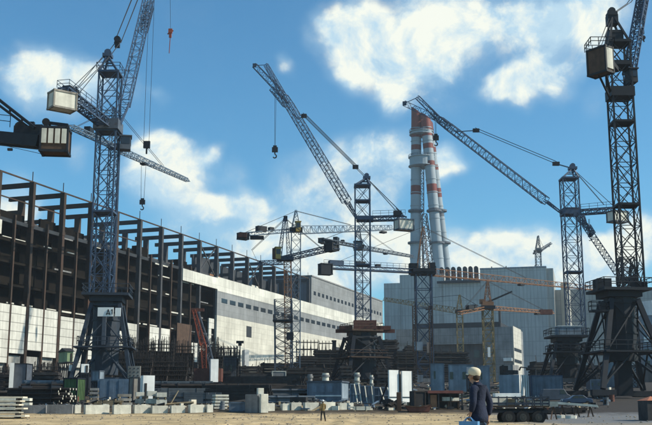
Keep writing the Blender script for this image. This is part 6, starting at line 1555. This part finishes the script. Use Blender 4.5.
    vs = [p for rg in rings for p in rg]; fs = [(i * n_ + k, i * n_ + (k + 1) % n_, (i + 1) * n_ + (k + 1) % n_, (i + 1) * n_ + k) for i in range(len(prof) - 1) for k in range(n_)] + [tuple(range((len(prof) - 1) * n_, len(prof) * n_))]
    mb._add(vs, fs); hat = link_mesh(cap['name'], mb, cap['m'], (0, 0, 0), root, smooth=True)
    tq = Matrix.Translation(c) @ Matrix.Rotation(cap.get('tilt', 0), 4, 'X') @ Matrix.Translation(-c); hat.data.transform(tq)
    mb = MB(); pk = [c + V((math.cos(a) * .105, math.sin(a) * .125, prof[0][1] + .012)) for a in [math.pi * (.12 + .76 * i / 9) for i in range(10)]]; pk2 = [c + V((math.cos(a) * .112, math.sin(a) * cap.get('peak', .17) + .01, prof[0][1] - .006)) for a in [math.pi * (.12 + .76 * i / 9) for i in range(10)]]
    mb._add(pk + pk2 + [p + V((0, 0, -.008)) for p in pk + pk2], [(i, i + 1, 10 + i + 1, 10 + i) for i in range(9)] + [(20 + i, 30 + i, 30 + i + 1, 20 + i + 1) for i in range(9)] + [(10 + i, 11 + i, 31 + i, 30 + i) for i in range(9)]); link_mesh('peak', mb, cap['m'], (0, 0, 0), hat).data.transform(tq)
    return root, v

# man in the foreground, walking left with a bag
Ym = 17.0; pm = V((xat(479.5, Ym, 1.0), Ym, 0)); pm.z = gz(pm.x, Ym)
s_ = (at(479, 366.6, Ym).z - pm.z) / 1.822
POSE1 = dict(pelvis=(0, 0, .96), belly=(0, .01, 1.12), chest=(0, .0, 1.33), collar=(0, -.015, 1.475), neck=(0, .04, 1.54), head=(0.0, .085, 1.66),
    shl=(-.195, .01, 1.425), ell=(-.255, -.02, 1.17), wrl=(-.225, .055, 1.0), shr=(.19, -.01, 1.435), elr=(.26, -.09, 1.17), wrr=(.25, -.05, .93),
    hipl=(-.09, 0, .90), knl=(-.10, .19, .52), anl=(-.10, .24, .09), tol=(-.11, .40, .045), hipr=(.09, 0, .90), knr=(.10, .02, .49), anr=(.10, -.28, .14), tor=(.11, -.16, .04))
CAP1 = dict(name='cap', peak=.15, m='cap_cream', prof=[(.100, -.040), (.108, -.012), (.110, .02), (.104, .054), (.088, .080), (.060, .097), (.03, .104), (.005, .105)], tilt=.22)
man, mv = person(pm, R(54), 'man in the foreground in dark jacket, blue jeans and cream cap, walking left', POSE1, ('navy_cloth', 'jeans'), CAP1, jacket_len=.79, flare=.04)
man.scale = (s_, s_, s_)
Rm = Matrix.Rotation(R(54), 3, 'Z')
hand = pm + Rm @ (V(POSE1['wrl']) + V((.0, .035, -.09))) * s_
T = Thing('shopping_bag', hand + V((0, 0, -.40)), 'light blue carrier bag held by the man in the foreground', 'bag')
c = hand + V((0, 0, -.19)); k = MB(); q0 = [Rm @ V((x * .05, y * .16, -.17)) for x, y in ((-1, -1), (1, -1), (1, 1), (-1, 1))]; q1 = [Rm @ V((x * .035, y * .175, .14)) for x, y in ((-1, -1), (1, -1), (1, 1), (-1, 1))]
k._add([c + p for p in q0 + q1], [(0, 1, 2, 3), (4, 5, 6, 7), (0, 1, 5, 4), (1, 2, 6, 5), (2, 3, 7, 6), (3, 0, 4, 7)]); T.part('sack', k, 'bag_blue')
k = MB()
for x in (-.03, .03):
    a, b, t_ = c + Rm @ V((x, -.09, .14)), c + Rm @ V((x, .09, .14)), hand + Rm @ V((x * .3, 0, .01))
    k.tube(a, t_ + Rm @ V((0, -.03, 0)), .008, n=6); k.tube(b, t_ + Rm @ V((0, .03, 0)), .008, n=6); k.tube(t_ + Rm @ V((0, -.03, 0)), t_ + Rm @ V((0, .03, 0)), .008, n=6)
T.part('handle', k, 'bag_blue')
# worker in the middle distance, seen from behind
Yw = 82.5; pw = V((xat(323, Yw, 0), Yw, 0)); pw.z = gz(pw.x, Yw)
POSE2 = dict(pelvis=(0, 0, .95), belly=(0, .0, 1.11), chest=(0, -.01, 1.32), collar=(0, -.01, 1.46), neck=(0, .015, 1.545), head=(0, .035, 1.665),
    shl=(-.19, -.01, 1.43), ell=(-.225, -.06, 1.17), wrl=(-.215, .04, .94), shr=(.19, -.01, 1.43), elr=(.225, .06, 1.17), wrr=(.19, .20, .98),
    hipl=(-.09, 0, .90), knl=(-.14, .06, .50), anl=(-.18, -.10, .10), tol=(-.20, .03, .04), hipr=(.09, 0, .90), knr=(.16, .14, .50), anr=(.24, .16, .09), tor=(.27, .32, .045))
CAP2 = dict(name='helmet', m='helmet_grey', prof=[(.135, -.03), (.128, -.02), (.125, .03), (.11, .07), (.08, .1), (.04, .115), (.01, .118)])
wk, wv = person(pw, R(12), 'worker in tan jacket, dark trousers and pale helmet, seen from behind before the blocks', POSE2, ('tan_cloth', 'dark_cloth'), CAP2, jacket_len=.84)
s2 = (at(323, 399.5, Yw).z - pw.z) / 1.83; wk.scale = (s2, s2, s2)
